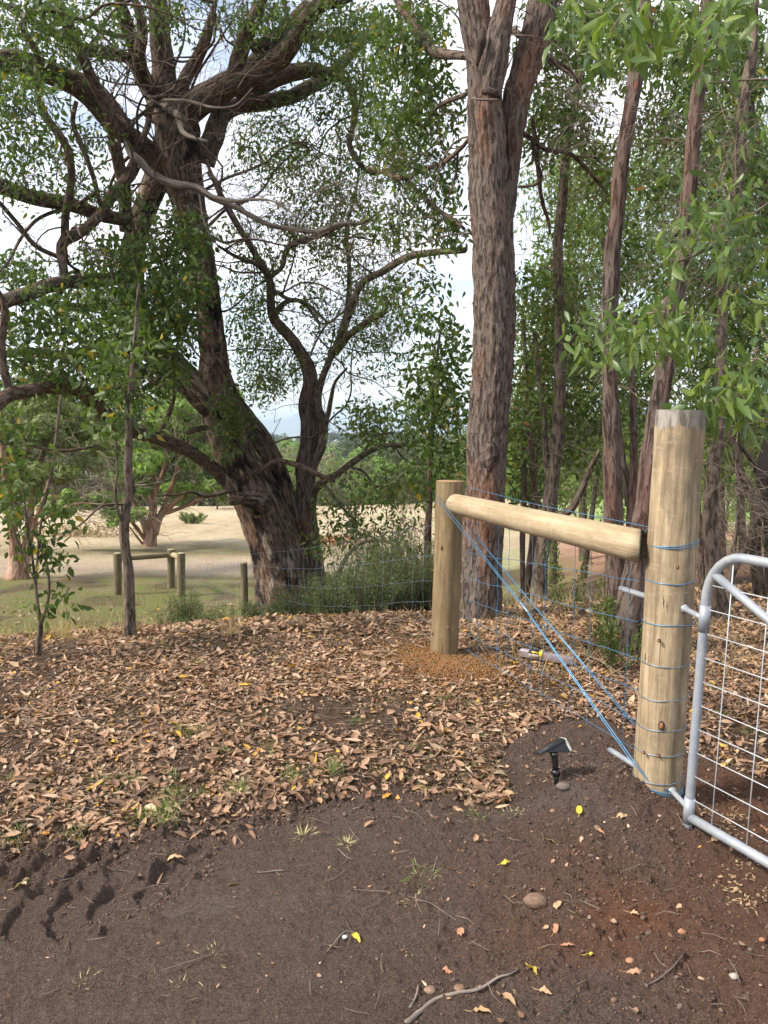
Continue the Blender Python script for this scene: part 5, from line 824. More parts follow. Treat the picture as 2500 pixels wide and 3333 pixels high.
protos = [(far_proto('round', LF_LIGHT, 1), 'bright green rounded gum in the line of trees past the dry field'), (far_proto('tall', LF_OLIVE, 2), 'olive green upright gum in the line of trees past the dry field'),
          (far_proto('round', LF_GREY, 3), 'dull grey green rounded gum in the line of trees past the dry field'), (far_proto('pale', LF_PINK, 4, .6), 'sparse brownish half bare gum in the line of trees past the dry field')]
used = set()
KN = ['bright green rounded gum', 'olive green upright gum', 'dull grey green rounded gum', 'sparse brownish half bare gum']
def place_label(kind, u, y):
    if y < 48 and u > 1400: wh = 'on open ground behind the grove ' + ('left part' if u < 1800 else 'middle part' if u < 2200 else 'right part')
    elif y < 48: wh = 'just in front of the field edge row ' + ('on the left' if u < 600 else 'in the middle')
    else:
        wh = 'at the far left' if u < 200 else 'behind the orange barked trees' if u < 640 else 'left of the charred trunk' if u < 850 else 'right of the charred trunk' if u < 1150 else 'above the low shrubs' if u < 1450 else 'between the grove trunks' if u < 2150 else 'right of the gate post'
        wh = ('in field edge row ' if y < 60 else 'below the field ' if y < 100 else 'in the valley ' if y < 180 else 'across the valley ') + wh
    return KN[kind] + ' ' + wh
def place_far(u, y, vtop, kind, wide=1.0):
    x = (u - 1250) / F * S(u, 1400, y); g = H(x, y) - .2; top = P(u, vtop, y)[2]; hgt = max(1.6, (top - g) / 1.05); pr, lb = protos[kind]; w = hgt * wide; rz = random.uniform(0, 6.28)
    if kind not in used: o = pr; o.location = (x, y, g); o.rotation_euler = (0, 0, rz); used.add(kind)
    else: o = dup(pr, (x, y, g), rz, 1)
    o.scale = (w, w, hgt); o['label'] = place_label(kind, u, y); o['group'] = 'trees along the far edge of the field'; return o
def vtop_at(u): return float(np.interp(u, [-800, 0, 300, 560, 760, 860, 1000, 1450, 1600, 2000, 2500, 3300], [1180, 1200, 1220, 1190, 1300, 1500, 1530, 1520, 1350, 1300, 1280, 1250]))
random.seed(5)
for u in np.arange(-700, 3300, 78): place_far(u + random.uniform(-25, 25), random.uniform(50, 58), vtop_at(u) + random.uniform(-40, 60), random.choice([0, 1, 2, 2, 0]), random.uniform(.8, 1.15))
for u in np.arange(-500, 3000, 85): place_far(u + random.uniform(-30, 30), random.uniform(66, 95), min(1520, vtop_at(u)) * .3 + random.uniform(1440, 1480) * .7 - (0 if 800 < u < 1500 else 60), random.choice([0, 1, 2, 3, 0, 3]), random.uniform(.9, 1.3))
for u in np.arange(700, 1700, 62): place_far(u + random.uniform(-20, 20), random.uniform(105, 170), random.uniform(1432, 1470), random.choice([0, 1, 2, 3, 2]), random.uniform(.9, 1.3))
for u in np.arange(640, 1750, 58): place_far(u + random.uniform(-20, 20), random.uniform(190, 260), random.uniform(1408, 1436), random.choice([0, 2, 2, 1]), random.uniform(1., 1.4))
for (u, y, vt, k_, w) in [(700, 44, 1500, 2, 1.3), (770, 45, 1560, 2, 1.4), (320, 45, 1470, 2, 1.2), (180, 46, 1440, 2, 1.2), (850, 47, 1560, 0, 1.2), (2250, 26, 1420, 0, 1.), (2380, 24, 1500, 0, 1.1), (2150, 30, 1400, 0, 1.), (1900, 30, 1440, 0, .9), (1700, 33, 1430, 0, .9), (1620, 36, 1500, 0, .9), (2480, 28, 1420, 1, 1), (1480, 40, 1480, 1, .9)]: place_far(u, y, vt, k_, w)
mb = MB(); k_ = 0
while k_ < 900:
    u = random.uniform(200, 2300); y = 270 + 420 * random.random() ** .8; x = (u - 1250) / F * y; g = H(x, y, False); hgt = random.uniform(6, 11); rr_ = hgt * random.uniform(.34, .5)
    for b in range(3): ball_crown(mb, np.array([x + random.gauss(0, rr_ * .5), y + random.gauss(0, rr_ * .5), g + hgt * random.uniform(.4, .75)]), (rr_ * .62, rr_ * .62, rr_ * .5), 44, 1.5, .7)
    k_ += 1
tag(mb.build('distant_forest', LF_GREY), 'hazy mass of grey green treetops covering the far hillside', 'forest', None, 'stuff')

# ------------------------------------------------------------------ low shrubs along the fence
def shrub(u, v, y, hgt, wid, label, n=26, leaf=LF_SHRUB, L_=.028):
    b_ = np.array([P(u, v, y)[0], y, 0]); b_[2] = H(b_[0], y); hgt *= 1.3; o = empty('low_shrub', tuple(b_), label, 'shrub', 'low shrubs by the fence'); st = MB(); lf = MB()
    for i_ in range(n):
        a = random.uniform(0, 6.28); r = wid * .5 * math.sqrt(random.random()); s0 = b_ + [.3 * r * math.cos(a), .3 * r * math.sin(a), -.02]; tp = b_ + [r * math.cos(a), r * math.sin(a) * .8, hgt * random.uniform(.55, 1.05)]
        md = (s0 + tp) / 2 + RNG.normal(0, .03, 3); tube(st, [s0, md, tp], [.004, .003, .0015], 4, .08, caps=False); m_ = 90; t = RNG.uniform(.2, 1, m_)[:, None]; c = s0 * (1 - t) + tp * t + RNG.normal(0, .022, (m_, 3))
        d = norm(tp - s0) * .5 + RNG.normal(0, .6, (m_, 3)); leaves(lf, c, d, RNG.normal(0, 1, (m_, 3)), RNG.uniform(.6, 1.2, m_) * L_, RNG.uniform(.8, 1.2, m_) * L_ * .26, .1, .1, 1, (.3, .5, .7, .4))
    st.build('stems', TWIG, o); lf.build('foliage', leaf, o)
shr = [(1240, 2000, 8.2, .72, .9, 'densest green shrub midway between the brown post and the charred tree'), (1150, 2010, 8.0, .62, .8, 'feathery shrub just right of the tree base'), (1340, 2000, 8.0, .72, .8, 'green shrub nearest the left side of the brown post'), (1290, 2010, 7.6, .55, .8, 'low green shrub in front of the arching bough'),
       (1060, 2030, 8.2, .42, .7, 'short shrub at the right foot of the twin stemmed tree'), (960, 2050, 8.6, .36, .6, 'bright low shrub at the foot of the charred trunk'), (900, 2060, 8.8, .26, .5, 'small bright shrub beside the slim fence post'), (600, 2040, 9.6, .42, .5, 'thin upright weed below the far timber frame'), (700, 2060, 9.0, .28, .5, 'sparse weed left of the slim fence post'),
       (820, 2080, 9.4, .3, .3, 'small weed wrapping the foot of the slim fence post'), (1110, 2040, 7.4, .35, .7, 'low spreading shrub behind the sagging netting'), (1210, 2040, 7.2, .42, .7, 'low shrub close behind the blue netting'), (1400, 2010, 7.8, .5, .5, 'narrow shrub touching the brown post'), (560, 2080, 8.6, .2, .4, 'tiny green weed on the slope')]
for i_, (u, v, y, h_, w_, lb) in enumerate(shr): shrub(u, v, y, h_, w_, lb, int(26 + 90 * h_ * w_))
for (u, v, y, h_, w_, lb) in [(1930, 1900, 5.3, .42, .5, 'broad leafed seedling growing behind the brace wires'), (1850, 1830, 6.2, .5, .5, 'leafy seedling beside the slender leaning gum'), (2000, 2020, 4.9, .25, .35, 'small seedling against the base of the reddish gum')]:
    shrub(u, v + 120, y, h_, w_, lb, 3, LF_MID, .05)
# single tussock in the field
shrub(628, 1692, 34, .34, 1.3, 'lone green clump in the middle of the dry field', 26, LF_OLIVE, .12)
#@PART5
# ------------------------------------------------------------------ ground cover
def gnormal(x, y, e=.02):
    h = height(x, y); return norm(np.stack([-(height(x + e, y) - h) / e, -(height(x, y + e) - h) / e, np.ones_like(x)], -1)), h
def scatter_leaves(mb, n, box_, maskf, Lr, lift=(.004, .022), tilt=.38, lod=0, asp=(.3, .5)):
    x = RNG.uniform(box_[0], box_[1], n); y = RNG.uniform(box_[2], box_[3], n); kx = maskf(x, y); x, y = x[kx], y[kx]; m = len(x); nn, h = gnormal(x, y)
    nn = norm(nn + RNG.normal(0, tilt, (m, 3))); D = RNG.normal(0, 1, (m, 3)); D = norm(D - nn * np.sum(D * nn, 1)[:, None]); Ln = RNG.uniform(*Lr, m); lf = RNG.uniform(lift[0], lift[1], m)
    P_ = np.stack([x, y, h + lf], -1) - D * Ln[:, None] * .5; leaves(mb, P_, D, nn, Ln, Ln * RNG.uniform(asp[0], asp[1], m), RNG.uniform(-.35, .35, m), .5, lod, (.28, .5, .68, .36)); return m
def vis(x, y, mg=60):
    u, v = proj(x, y, height(x, y, False)); return (u > -mg) & (u < 2500 + mg) & (v < 3400 + mg)
lm = MB(); dens = lambda x, y: (np.exp(-(((x - .42) / .50) ** 2 + ((y - 4.93) / .40) ** 2)) < .55 + .35 * n2(x, y, 7, 2, 5)) & lit_mask(x, y, 34) & vis(x, y, 900) & (n2(x, y, 2.2, 3, 12) > RNG.uniform(-.62, .22, x.shape))
scatter_leaves(lm, 12500, (-4.6, 3.6, 1.9, 6.3), dens, (.05, .10), (.004, .016), .2, asp=(.14, .28)); scatter_leaves(lm, 33000, (-4.6, 3.6, 1.9, 6.3), dens, (.02, .045), (.003, .014), .22, asp=(.25, .8)); scatter_leaves(lm, 5800, (-4.6, 3.6, 1.9, 6.3), dens, (.045, .08), (.006, .018), .24, asp=(.3, .55))
scatter_leaves(lm, 22000, (-6, 5.5, 5.6, 8.6), lambda x, y: vis(x, y, 900) & (lit_mask(x, y) | (x > .3) | (y < 7.2)), (.045, .09), lod=1)
scatter_leaves(lm, 9000, (-7, 6, 7, 14), lambda x, y: vis(x, y) & (RNG.uniform(0, 1, x.shape) < .4), (.05, .09), lod=1)
scatter_leaves(lm, 105000, (-4.6, 3.6, 1.9, 6.3), dens, (.010, .03), (.0, .014), .45, 1, (.15, .8))
scatter_leaves(lm, 1500, (-2.6, .4, 1.9, 3.7), lambda x, y: vis(x, y) & (np.abs(y - np.interp(x, EX, EY) + .07) < .10 * RNG.exponential(1, x.shape)), (.02, .06), (.003, .02), .3)
scatter_leaves(lm, 1500, (.0, 2.4, 1.5, 3.9), lambda x, y: vis(x, y) & (~lit_mask(x, y)) & (RNG.uniform(0, 1, x.shape) < .25 + .6 * ss(2.3, 3.4, y)), (.010, .030), (.002, .008), .3, 1, (.25, .8))
scatter_leaves(lm, 700, (-2.0, .4, 1.3, 3.2), lambda x, y: vis(x, y) & (~lit_mask(x, y)) & (RNG.uniform(0, 1, x.shape) < .4), (.006, .018), (.001, .004), .3, 1, (.2, .6))
tag(lm.build('leaf_litter', LITTER), 'thick carpet of dry brown leaves over the bank', 'leaf litter', None, 'stuff')
# twig debris
st = MB(); n = 17000; x = RNG.uniform(-3.9, 3.2, n); y = RNG.uniform(1.9, 7.2, n); lk = lit_mask(x, y, 40) | (RNG.uniform(0, 1, n) < .10) | (y > 5.8); lk &= vis(x, y, 500); x, y = x[lk], y[lk]; h = height(x, y)
for a_, b_, c_ in zip(x, y, h):
    l = random.uniform(.02, .09) * (1 if random.random() < .93 else 2.6); a = random.uniform(0, 6.28); t = random.gauss(0, .12); p = np.array([a_, b_, c_ + .010]); d = np.array([math.cos(a), math.sin(a), t]); tube(st, [p - d * l / 2, p + RNG.normal(0, l * .07, 3), p + d * l / 2], [.0012, .0014, .0008], 3, 0, caps=False)
tag(st.build('twig_debris', STRAW if False else TWIG_PALE), 'fine twigs and bark bits mixed into the leaf litter', 'twigs', None, 'stuff')
# soil clods and gravel
ph = (1 + 5 ** .5) / 2; ICO = norm(np.array([(-1, ph, 0), (1, ph, 0), (-1, -ph, 0), (1, -ph, 0), (0, -1, ph), (0, 1, ph), (0, -1, -ph), (0, 1, -ph), (ph, 0, -1), (ph, 0, 1), (-ph, 0, -1), (-ph, 0, 1)], float))
ICF = np.array([(0, 11, 5), (0, 5, 1), (0, 1, 7), (0, 7, 10), (0, 10, 11), (1, 5, 9), (5, 11, 4), (11, 10, 2), (10, 7, 6), (7, 1, 8), (3, 9, 4), (3, 4, 2), (3, 2, 6), (3, 6, 8), (3, 8, 9), (4, 9, 5), (2, 4, 11), (6, 2, 10), (8, 6, 7), (9, 8, 1)])
def rocks(mb, x, y, r, sink=.3):
    n = len(x); h = height(x, y); V = ICO[None] * RNG.uniform(.45, 1.35, (n, 12, 1)) * RNG.uniform(.55, 1.2, (n, 1, 3)) * r[:, None, None]; c = np.stack([x, y, h + r * (1 - sink) * .6], -1)[:, None]
    mb.add((V + c).reshape(-1, 3), (ICF[None] + (np.arange(n) * 12)[:, None, None]).reshape(-1, 3))
cm = M('soil_clods', .95, .1); pp = cm.coord('pos'); rr1 = cm.n('ShaderNodeNewGeometry').outputs['Random Per Island']
cm.col(cm.mix(.4, cm.ramp(rr1, [(0, (.055, .034, .025)), (.5, (.13, .088, .067)), (.93, (.18, .125, .098)), (1, (.26, .14, .08))]), cm.ramp(cm.noise(pp, 200, 4, .7), [(.4, (.045, .028, .02)), (.6, (.21, .15, .118))]))); cm.bump(cm.noise(pp, 300, 4, .7), .6, .003)
mb = MB(); n = 150000; x = RNG.uniform(-3.2, 2.8, n); y = 1.3 + 2.9 * RNG.uniform(0, 1, n) ** .8; u, v = proj(x, y, height(x, y, False)); lk = lit_mask(x, y, 20)
e_ = np.interp(x, EX, EY); bandm = np.exp(-((y - e_ + .12) / .16) ** 2) * (x < .2); w = .30 + .75 * ss(-.3, .9, x) + .9 * bandm + .8 * np.exp(-((x - MX) ** 2 + (y - MY) ** 2) / .2); kx = (~lk) & (RNG.uniform(0, 1.2, n) < w) & vis(x, y, 400) & (n2(x, y, 2, 3, 30) > RNG.uniform(-.9, .4, n)); x, y, w, bandm = x[kx], y[kx], w[kx], bandm[kx]
r = .0016 + .0022 * RNG.pareto(3.6, len(x)) * (.5 + .6 * w) ; rocks(mb, x, y, np.clip(r, .0014, .011), .55); tag(mb.build('soil_crumbs', cm.m, smooth=False), 'loose crumbs and clods of dark soil', 'soil', None, 'stuff')
mb = MB()
for (u, v, ang, sc, dp) in [(135, 2975, 70, 1.0, 1), (290, 2965, 62, .9, 1), (430, 2935, 58, .9, 1), (530, 2900, 55, .8, 1), (600, 2860, 60, .75, 1), (700, 2810, 62, .85, 1), (200, 2860, 60, .7, 1), (330, 2830, 60, .7, 1), (450, 2800, 30, .9, 1), (60, 2870, 60, .8, 1)]:
    cx, cy = flat(u, v); a = math.radians(ang); n = 90; th = RNG.uniform(-1.9, 1.9, n); sc *= .9; p_ = 1.12 * np.sin(th) * .15 * sc; q_ = -(np.cos(th) * 1.12 + .3 * np.sin(th) ** 2) * .06 * sc + RNG.normal(0, .012, n); x = cx + p_ * np.cos(a) - q_ * np.sin(a); y = cy + p_ * np.sin(a) + q_ * np.cos(a); rocks(mb, x, y, .0022 + .003 * RNG.pareto(3.0, n).clip(0, 1.8), .6)
n = 2200; x = RNG.uniform(-2.4, .3, n); y = np.interp(x, EX, EY) - .04 + RNG.normal(0, .045, n); rocks(mb, x, y, .002 + .004 * RNG.pareto(3.0, n).clip(0, 2.5), .5)
tag(mb.build('soil_clods', cm.m, smooth=False), 'dark broken clods crumbled along the tyre prints and the edge of the bank', 'soil', None, 'stuff')
og = M('orange_gravel', .9, .15); r1_ = og.n('ShaderNodeNewGeometry').outputs['Random Per Island']; og.col(og.ramp(r1_, [(0, (.11, .050, .022)), (.4, (.22, .110, .042)), (.75, (.31, .17, .070)), (1, (.15, .07, .03))]))
mb = MB(); n = 14000; a = RNG.uniform(0, 6.28, n); q = np.abs(RNG.normal(0, .36, n)); x = .42 + 1.15 * q * np.cos(a) ; y = 4.93 + q * np.sin(a); rocks(mb, x, y, RNG.uniform(.003, .009, n), .1); tag(mb.build('orange_gravel', og.m), 'heap of orange gravel spilled round the foot of the brown post', 'gravel', None, 'stuff')
mb = MB(); n = 260; a = RNG.normal(0, 1, (n, 2)); cg = flat(1950, 2980); x = cg[0] + a[:, 0] * .30; y = cg[1] + a[:, 1] * .26; kx = vis(x, y); rocks(mb, x[kx], y[kx], RNG.uniform(.0015, .004, kx.sum())); tag(mb.build('red_gravel', og.m), 'scattered red gravel in the reddish patch of soil', 'gravel', None, 'stuff')
# wood chips by the gate
mb = MB(); n = 260; x = np.zeros(n); y = np.zeros(n)
for i_ in range(n):
    cu, cv = random.choice([(2390, 2680), (2400, 2700), (2420, 2830), (2440, 2930), (2380, 2900), (2300, 2620)]); x[i_], y[i_] = flat(cu + random.gauss(0, 26), cv + random.gauss(0, 30))
nn, h = gnormal(x, y); leaves(mb, np.stack([x, y, h + .004], -1), RNG.normal(0, 1, (n, 3)) * [1, 1, .2], nn + RNG.normal(0, .3, (n, 3)), RNG.uniform(.008, .024, n), RNG.uniform(.004, .010, n), .1, .1, 1)
tag(mb.build('wood_chips', plain('wood_chip_pale', (.30, .20, .10), .8, var=.4)), 'pale wood chips scattered on the soil under the gate', 'wood chips', None, 'stuff')
# grass and straw on the slope
def blades(mb, n, box_, maskf, Lr, w, lean=.5):
    x = RNG.uniform(box_[0], box_[1], n); y = RNG.uniform(box_[2], box_[3], n); kx = maskf(x, y); x, y = x[kx], y[kx]; m = len(x); h = height(x, y); D = RNG.normal(0, lean, (m, 3)); D[:, 2] = 1; Ln = RNG.uniform(*Lr, m)
    leaves(mb, np.stack([x, y, h - .005], -1), D, RNG.normal(0, 1, (m, 3)), Ln, np.full(m, w), RNG.uniform(0, .5, m), 0, 1, (.2, .5, .6, .35))
crest = lambda x: np.clip(5.95 + .28 * x, 4.9, 7.4)
mb = MB(); blades(mb, 26000, (-9, 2, 6.5, 16.5), lambda x, y: vis(x, y, 300) & (y > crest(x) + 1.6) & (n2(x, y, .7, 3, 40) > RNG.uniform(-.5, .5, x.shape)), (.03, .10), .007)
tag(mb.build('short_grass', GRASS), 'short sparse green and dry grass covering the slope', 'grass', None, 'stuff')
mb = MB(); blades(mb, 6500, (-4.8, -2.0, 5.2, 8.0), lambda x, y: vis(x, y) & (y > crest(x) + .2) & (n2(x, y, 1.4, 3, 41) > RNG.uniform(-.6, .5, x.shape)), (.05, .22), .0035, .9); blades(mb, 1300, (.6, 3.2, 4.6, 8.2), lambda x, y: vis(x, y), (.08, .32), .004, .8)
blades(mb, 300, (-1.2, .8, 5.6, 7.2), lambda x, y: vis(x, y), (.05, .15), .004, .8)
for (u, v) in [(745, 2075), (205, 2085), (215, 2060)]:
    g_ = GP(u, v); blades(mb, 26, (g_[0] - .06, g_[0] + .06, g_[1] - .06, g_[1] + .06), lambda x, y: x == x, (.15, .38), .005, .35)
mb2 = MB(); blades(mb2, 13000, (-2.9, 1.2, 2.3, 5.6), lambda x, y: lit_mask(x, y, 10) & vis(x, y) & (n2(x, y, 3.0, 3, 51) > RNG.uniform(-.15, .5, x.shape)), (.02, .06), .0024, 1.0); tag(mb2.build('sprouting_grass', TUFT), 'sparse fine green blades sprouting through the leaf litter', 'grass', None, 'stuff')
tag(mb.build('dry_grass', STRAW), 'straw coloured dry grass behind the crest of the bank', 'grass', None, 'stuff')
# tufts of green grass in the litter: each a thing
def tuft(u, v, n_, r, Lm, label, group, m_=TUFT, lean=.55):
    n_ = int(n_ * 1.6); g_ = GP(u, v); mb = MB(); a = RNG.uniform(0, 6.28, n_); q = RNG.uniform(0, r, n_); x = g_[0] + q * np.cos(a); y = g_[1] + q * np.sin(a); h = height(x, y); ln_ = lean * RNG.uniform(.2, 1.5, n_); bi = RNG.normal(0, .45, 2); D = np.stack([np.cos(a) * ln_ + bi[0], np.sin(a) * ln_ + bi[1], np.ones(n_)], -1) + RNG.normal(0, .4, (n_, 3)); Ln = RNG.uniform(.4, 1, n_) * Lm
    leaves(mb, np.stack([x, y, h - .003], -1), D, np.stack([np.cos(a), np.sin(a), a * 0], -1) * -1 + RNG.normal(0, .3, (n_, 3)), Ln, RNG.uniform(.0016, .0032, n_), RNG.uniform(-.1, .6, n_), .0, 1, (.2, .5, .6, .38)); tag(mb.build('grass_tuft', m_), label, 'grass tuft', group)
ft = plain('dry_tuft', (.42, .36, .17), .7, var=.35, sc=60)
for q in [(600, 2390, 60, .06, .07), (640, 2385, 40, .05, .06), (430, 2550, 40, .06, .06), (540, 2640, 50, .05, .09), (560, 2590, 36, .05, .08), (470, 2670, 40, .06, .07), (330, 2550, 30, .05, .06), (780, 2570, 50, .06, .08), (660, 2590, 26, .05, .06), (1085, 2520, 50, .05, .09), (940, 2540, 40, .06, .07), (250, 2740, 34, .05, .06), (60, 2745, 36, .05, .06), (30, 2540, 36, .06, .05), (880, 2440, 30, .05, .06), (560, 2530, 22, .05, .05), (130, 2560, 24, .05, .05), (540, 2700, 40, .05, .07), (720, 2450, 24, .04, .06), (1240, 2530, 30, .05, .05), (1370, 2570, 36, .05, .06), (1340, 2440, 26, .05, .05), (1450, 2280, 26, .05, .06), (1530, 2300, 30, .05, .06), (640, 2160, 24, .05, .08), (1150, 2350, 22, .04, .05), (2340, 2340, 40, .06, .06), (2450, 2390, 40, .06, .06), (2310, 2250, 24, .05, .08), (1910, 2140, 24, .05, .09)]:
    wh = 'behind the gate' if q[0] > 2250 else 'between the gravel heap and the gate post' if q[0] > 1440 else 'on the right third of the bank' if q[0] > 1000 else 'high on the bank' if q[1] < 2440 else 'by the near edge of the bank, ' + ('at its left end' if q[0] < 300 else 'below the yellow leaf') if q[1] > 2620 else 'halfway down the bank on the ' + ('far left' if q[0] < 400 else 'left' if q[0] < 620 else 'centre')
    tuft(*q, 'green grass tuft ' + wh, 'green tufts in the leaf litter')
for (u, v, n_, r, Lm, lb) in [(985, 2720, 34, .03, .10, 'tall thin tuft leaning right on the edge of the dark track'), (1130, 2750, 30, .025, .07, 'short dry tuft on the dark track right of the leaning tuft'), (1365, 2850, 60, .06, .07, 'flattened yellow green tuft lying in the middle of the track'), (1560, 2650, 44, .04, .07, 'dry tuft at the corner of the track below the leaf bank'), (1350, 2925, 16, .04, .05, 'few pale blades below the flattened tuft'), (690, 3125, 22, .05, .05, 'small dry spray of blades on the bare track, centre'), (265, 3205, 22, .04, .05, 'small dry spray of blades on the bare track, left'), (590, 3215, 12, .03, .04, 'tiny dry blades between the two sprays near the bottom'), (670, 3235, 10, .03, .06, 'pale bent blades nearest the bottom on the left'), (1670, 2650, 30, .04, .07, 'green tuft between the track corner and the spotlight')]:
    tuft(u, v, n_, r, Lm * .62, lb, None, ft if n_ < 40 else TUFT, 2.6)

# individual fallen leaves
LY, LO, LT_, LP, LG = solo_leaf('fallen_leaf_yellow', (.70, .50, .06)), solo_leaf('fallen_leaf_orange', (.62, .28, .05)), solo_leaf('fallen_leaf_tan', (.52, .34, .19)), solo_leaf('fallen_leaf_pink_brown', (.50, .25, .15)), solo_leaf('fallen_leaf_green', (.20, .30, .07))
def fallen(u, v, L_, ang, m_, label, asp=.42, curl=.25, group=None, lift=.008):
    g_ = GP(u, v, True); x, y = np.array([g_[0]]), np.array([g_[1]]); nn, h = gnormal(x, y, .05); a = math.radians(ang); D = np.array([[math.cos(a), math.sin(a), .12]]); mb = MB(); nn = norm(nn + RNG.normal(0, .16, (1, 3)))
    # finely cut outline
    K_ = 9; t = np.linspace(0, 1, K_); w = np.sin(np.pi * t ** .72) * L_ * asp * .5 * (1 + .10 * RNG.normal(0, 1, K_)); D = norm(D)[0]; Nv = nn[0]; Sv = norm(np.cross(Nv, D)); Nv = np.cross(D, Sv); z = -curl * (t - .5) ** 2 * L_ * 1.6 + .003 * RNG.normal(0, 1, K_)
    c = np.stack([x[0] + 0 * t, y[0] + 0 * t, h[0] + lift + 0 * t], -1) + np.outer((t - .5) * L_, D) + np.outer(z, Nv); l_ = c + np.outer(w, Sv) + np.outer(w * .35, Nv); r_ = c - np.outer(w, Sv) + np.outer(w * random.uniform(-.1, .45), Nv); V = np.vstack([l_, c, r_]); k_ = np.arange(K_ - 1)
    bc = np.vstack([np.stack([t, t * 0 + .5, t], -1), np.stack([t, t * 0, t], -1), np.stack([t, t * 0 - .5, t], -1)]); mb.add(V, [np.stack([k_, k_ + 1, K_ + k_ + 1, K_ + k_], -1), np.stack([K_ + k_, K_ + k_ + 1, 2 * K_ + k_ + 1, 2 * K_ + k_], -1)], bc)
    tube(mb, [c[0] + Nv * .001, c[0] - D * .012, c[0] - D * .022 + Sv * .004], [.0008, .0007, .0006], 4, 0); tag(mb.build('fallen_leaf', m_), label, 'leaf', group)
for q in [(1885, 2642, .060, 75, LY, 'yellow leaf standing out on the soil below the gate post'), (2025, 2665, .050, 10, LT_, 'tan round leaf left of the foot of the gate post'), (1950, 2712, .060, -55, LP, 'curled narrow brown leaf on the soil below the round tan leaf', .25, .6), (1790, 2745, .050, 150, LT_, 'pale leaf with long stalk on the disturbed soil'), (1645, 2823, .040, 20, LY, 'yellow green leaf lying alone on the dark track'), (1470, 2838, .036, 170, LP, 'crumpled brown leaf beside the flattened tuft'),
          (1815, 2955, .048, 40, LT_, 'tan leaf propped against the flat brown stone'), (2065, 2982, .030, -30, LT_, 'small pale orange leaf inside the red soil patch'), (1735, 3165, .050, -70, LY, 'clean pale yellow leaf near the bottom centre right'), (1655, 3265, .066, -60, LT_, 'long pinkish tan leaf at the bottom beside the curved stick'), (1570, 3300, .058, -20, LT_, 'pale tan leaf lowest in the photo beside the root'), (1925, 3113, .024, 20, LY, 'small bright yellow leaf right of the curved stick'),
          (1845, 3080, .050, -15, LP, 'long brown leaf above the small bright yellow leaf', .3), (1775, 3240, .040, -30, LT_, 'torn tan leaf amid dry grass near the bottom'), (1160, 3058, .056, -60, LY, 'yellow leaf beside a white pebble on the smooth track', .38), (1455, 3175, .040, -30, LP, 'small reddish brown leaf right of the smooth track'), (1500, 3040, .036, 60, LP, 'brown star shaped leaf on the rough soil', .7), (1810, 3030, .050, 60, LP, 'upright brown leaf below the flat stone', .3), (2070, 3175, .060, -25, LP, 'salmon leaf at the lower end of the red patch', .3),
          (570, 2795, .070, 12, LT_, 'curled tan leaf lying in the tyre print', .34, .4), (415, 2645, .070, 25, LY, 'bright yellow leaf on the litter above the track edge', .4), (150, 2732, .036, -10, LO, 'orange leaf at the far left end of the bank edge'), (275, 2765, .046, 70, LP, 'reddish brown leaf hanging over the bank edge'), (70, 2900, .045, 10, LT_, 'tan leaf above the leftmost tyre print', .35, .5), (85, 2875, .032, 30, LG, 'small green leaf curled above the leftmost tyre print', .25), (1200, 2595, .060, 70, LP, 'salmon leaf at the right end of the bank edge'), (1260, 2600, .055, 40, LO, 'orange leaf tucked in the corner of the bank edge', .35),
          (1295, 2605, .036, -60, LO, 'small orange leaf just below the corner of the bank'), (1660, 2590, .066, -5, LT_, 'big tan leaf on the slope left of the spotlight', .55), (955, 2570, .050, 60, LY, 'yellow leaf standing in the grass above the track edge'), (910, 2245, .040, 20, LY, 'small yellow leaf high on the litter bank'), (370, 2420, .055, 5, LY, 'pale yellow leaf on the left of the litter bank'), (470, 2390, .045, 20, LO, 'golden leaf on the left of the litter bank'), (845, 2445, .040, 50, LO, 'orange leaf in the middle of the litter bank'), (1110, 2260, .045, 10, LY, 'bright yellow leaf on litter left of the gravel heap'), (1120, 2325, .055, 170, LO, 'orange leaf below the gravel heap', .3), (1100, 2087, .040, 10, LY, 'yellow leaf at the top of the bank'), (1890, 2372, .030, 20, LO, 'small orange leaf where the wires cross near the pipe'),
          (2330, 2740, .05, 30, LT_, 'pale leaf on the soil under the bottom rail of the gate'), (2480, 2705, .06, 100, LP, 'brown leaf seen through the gate mesh'), (1450, 2235, .07, 12, LO, 'large golden leaf on the edge of the gravel heap', .35), (1290, 2225, .045, 80, LY, 'small yellow leaf left of the gravel heap base')]:
    fallen(*q)
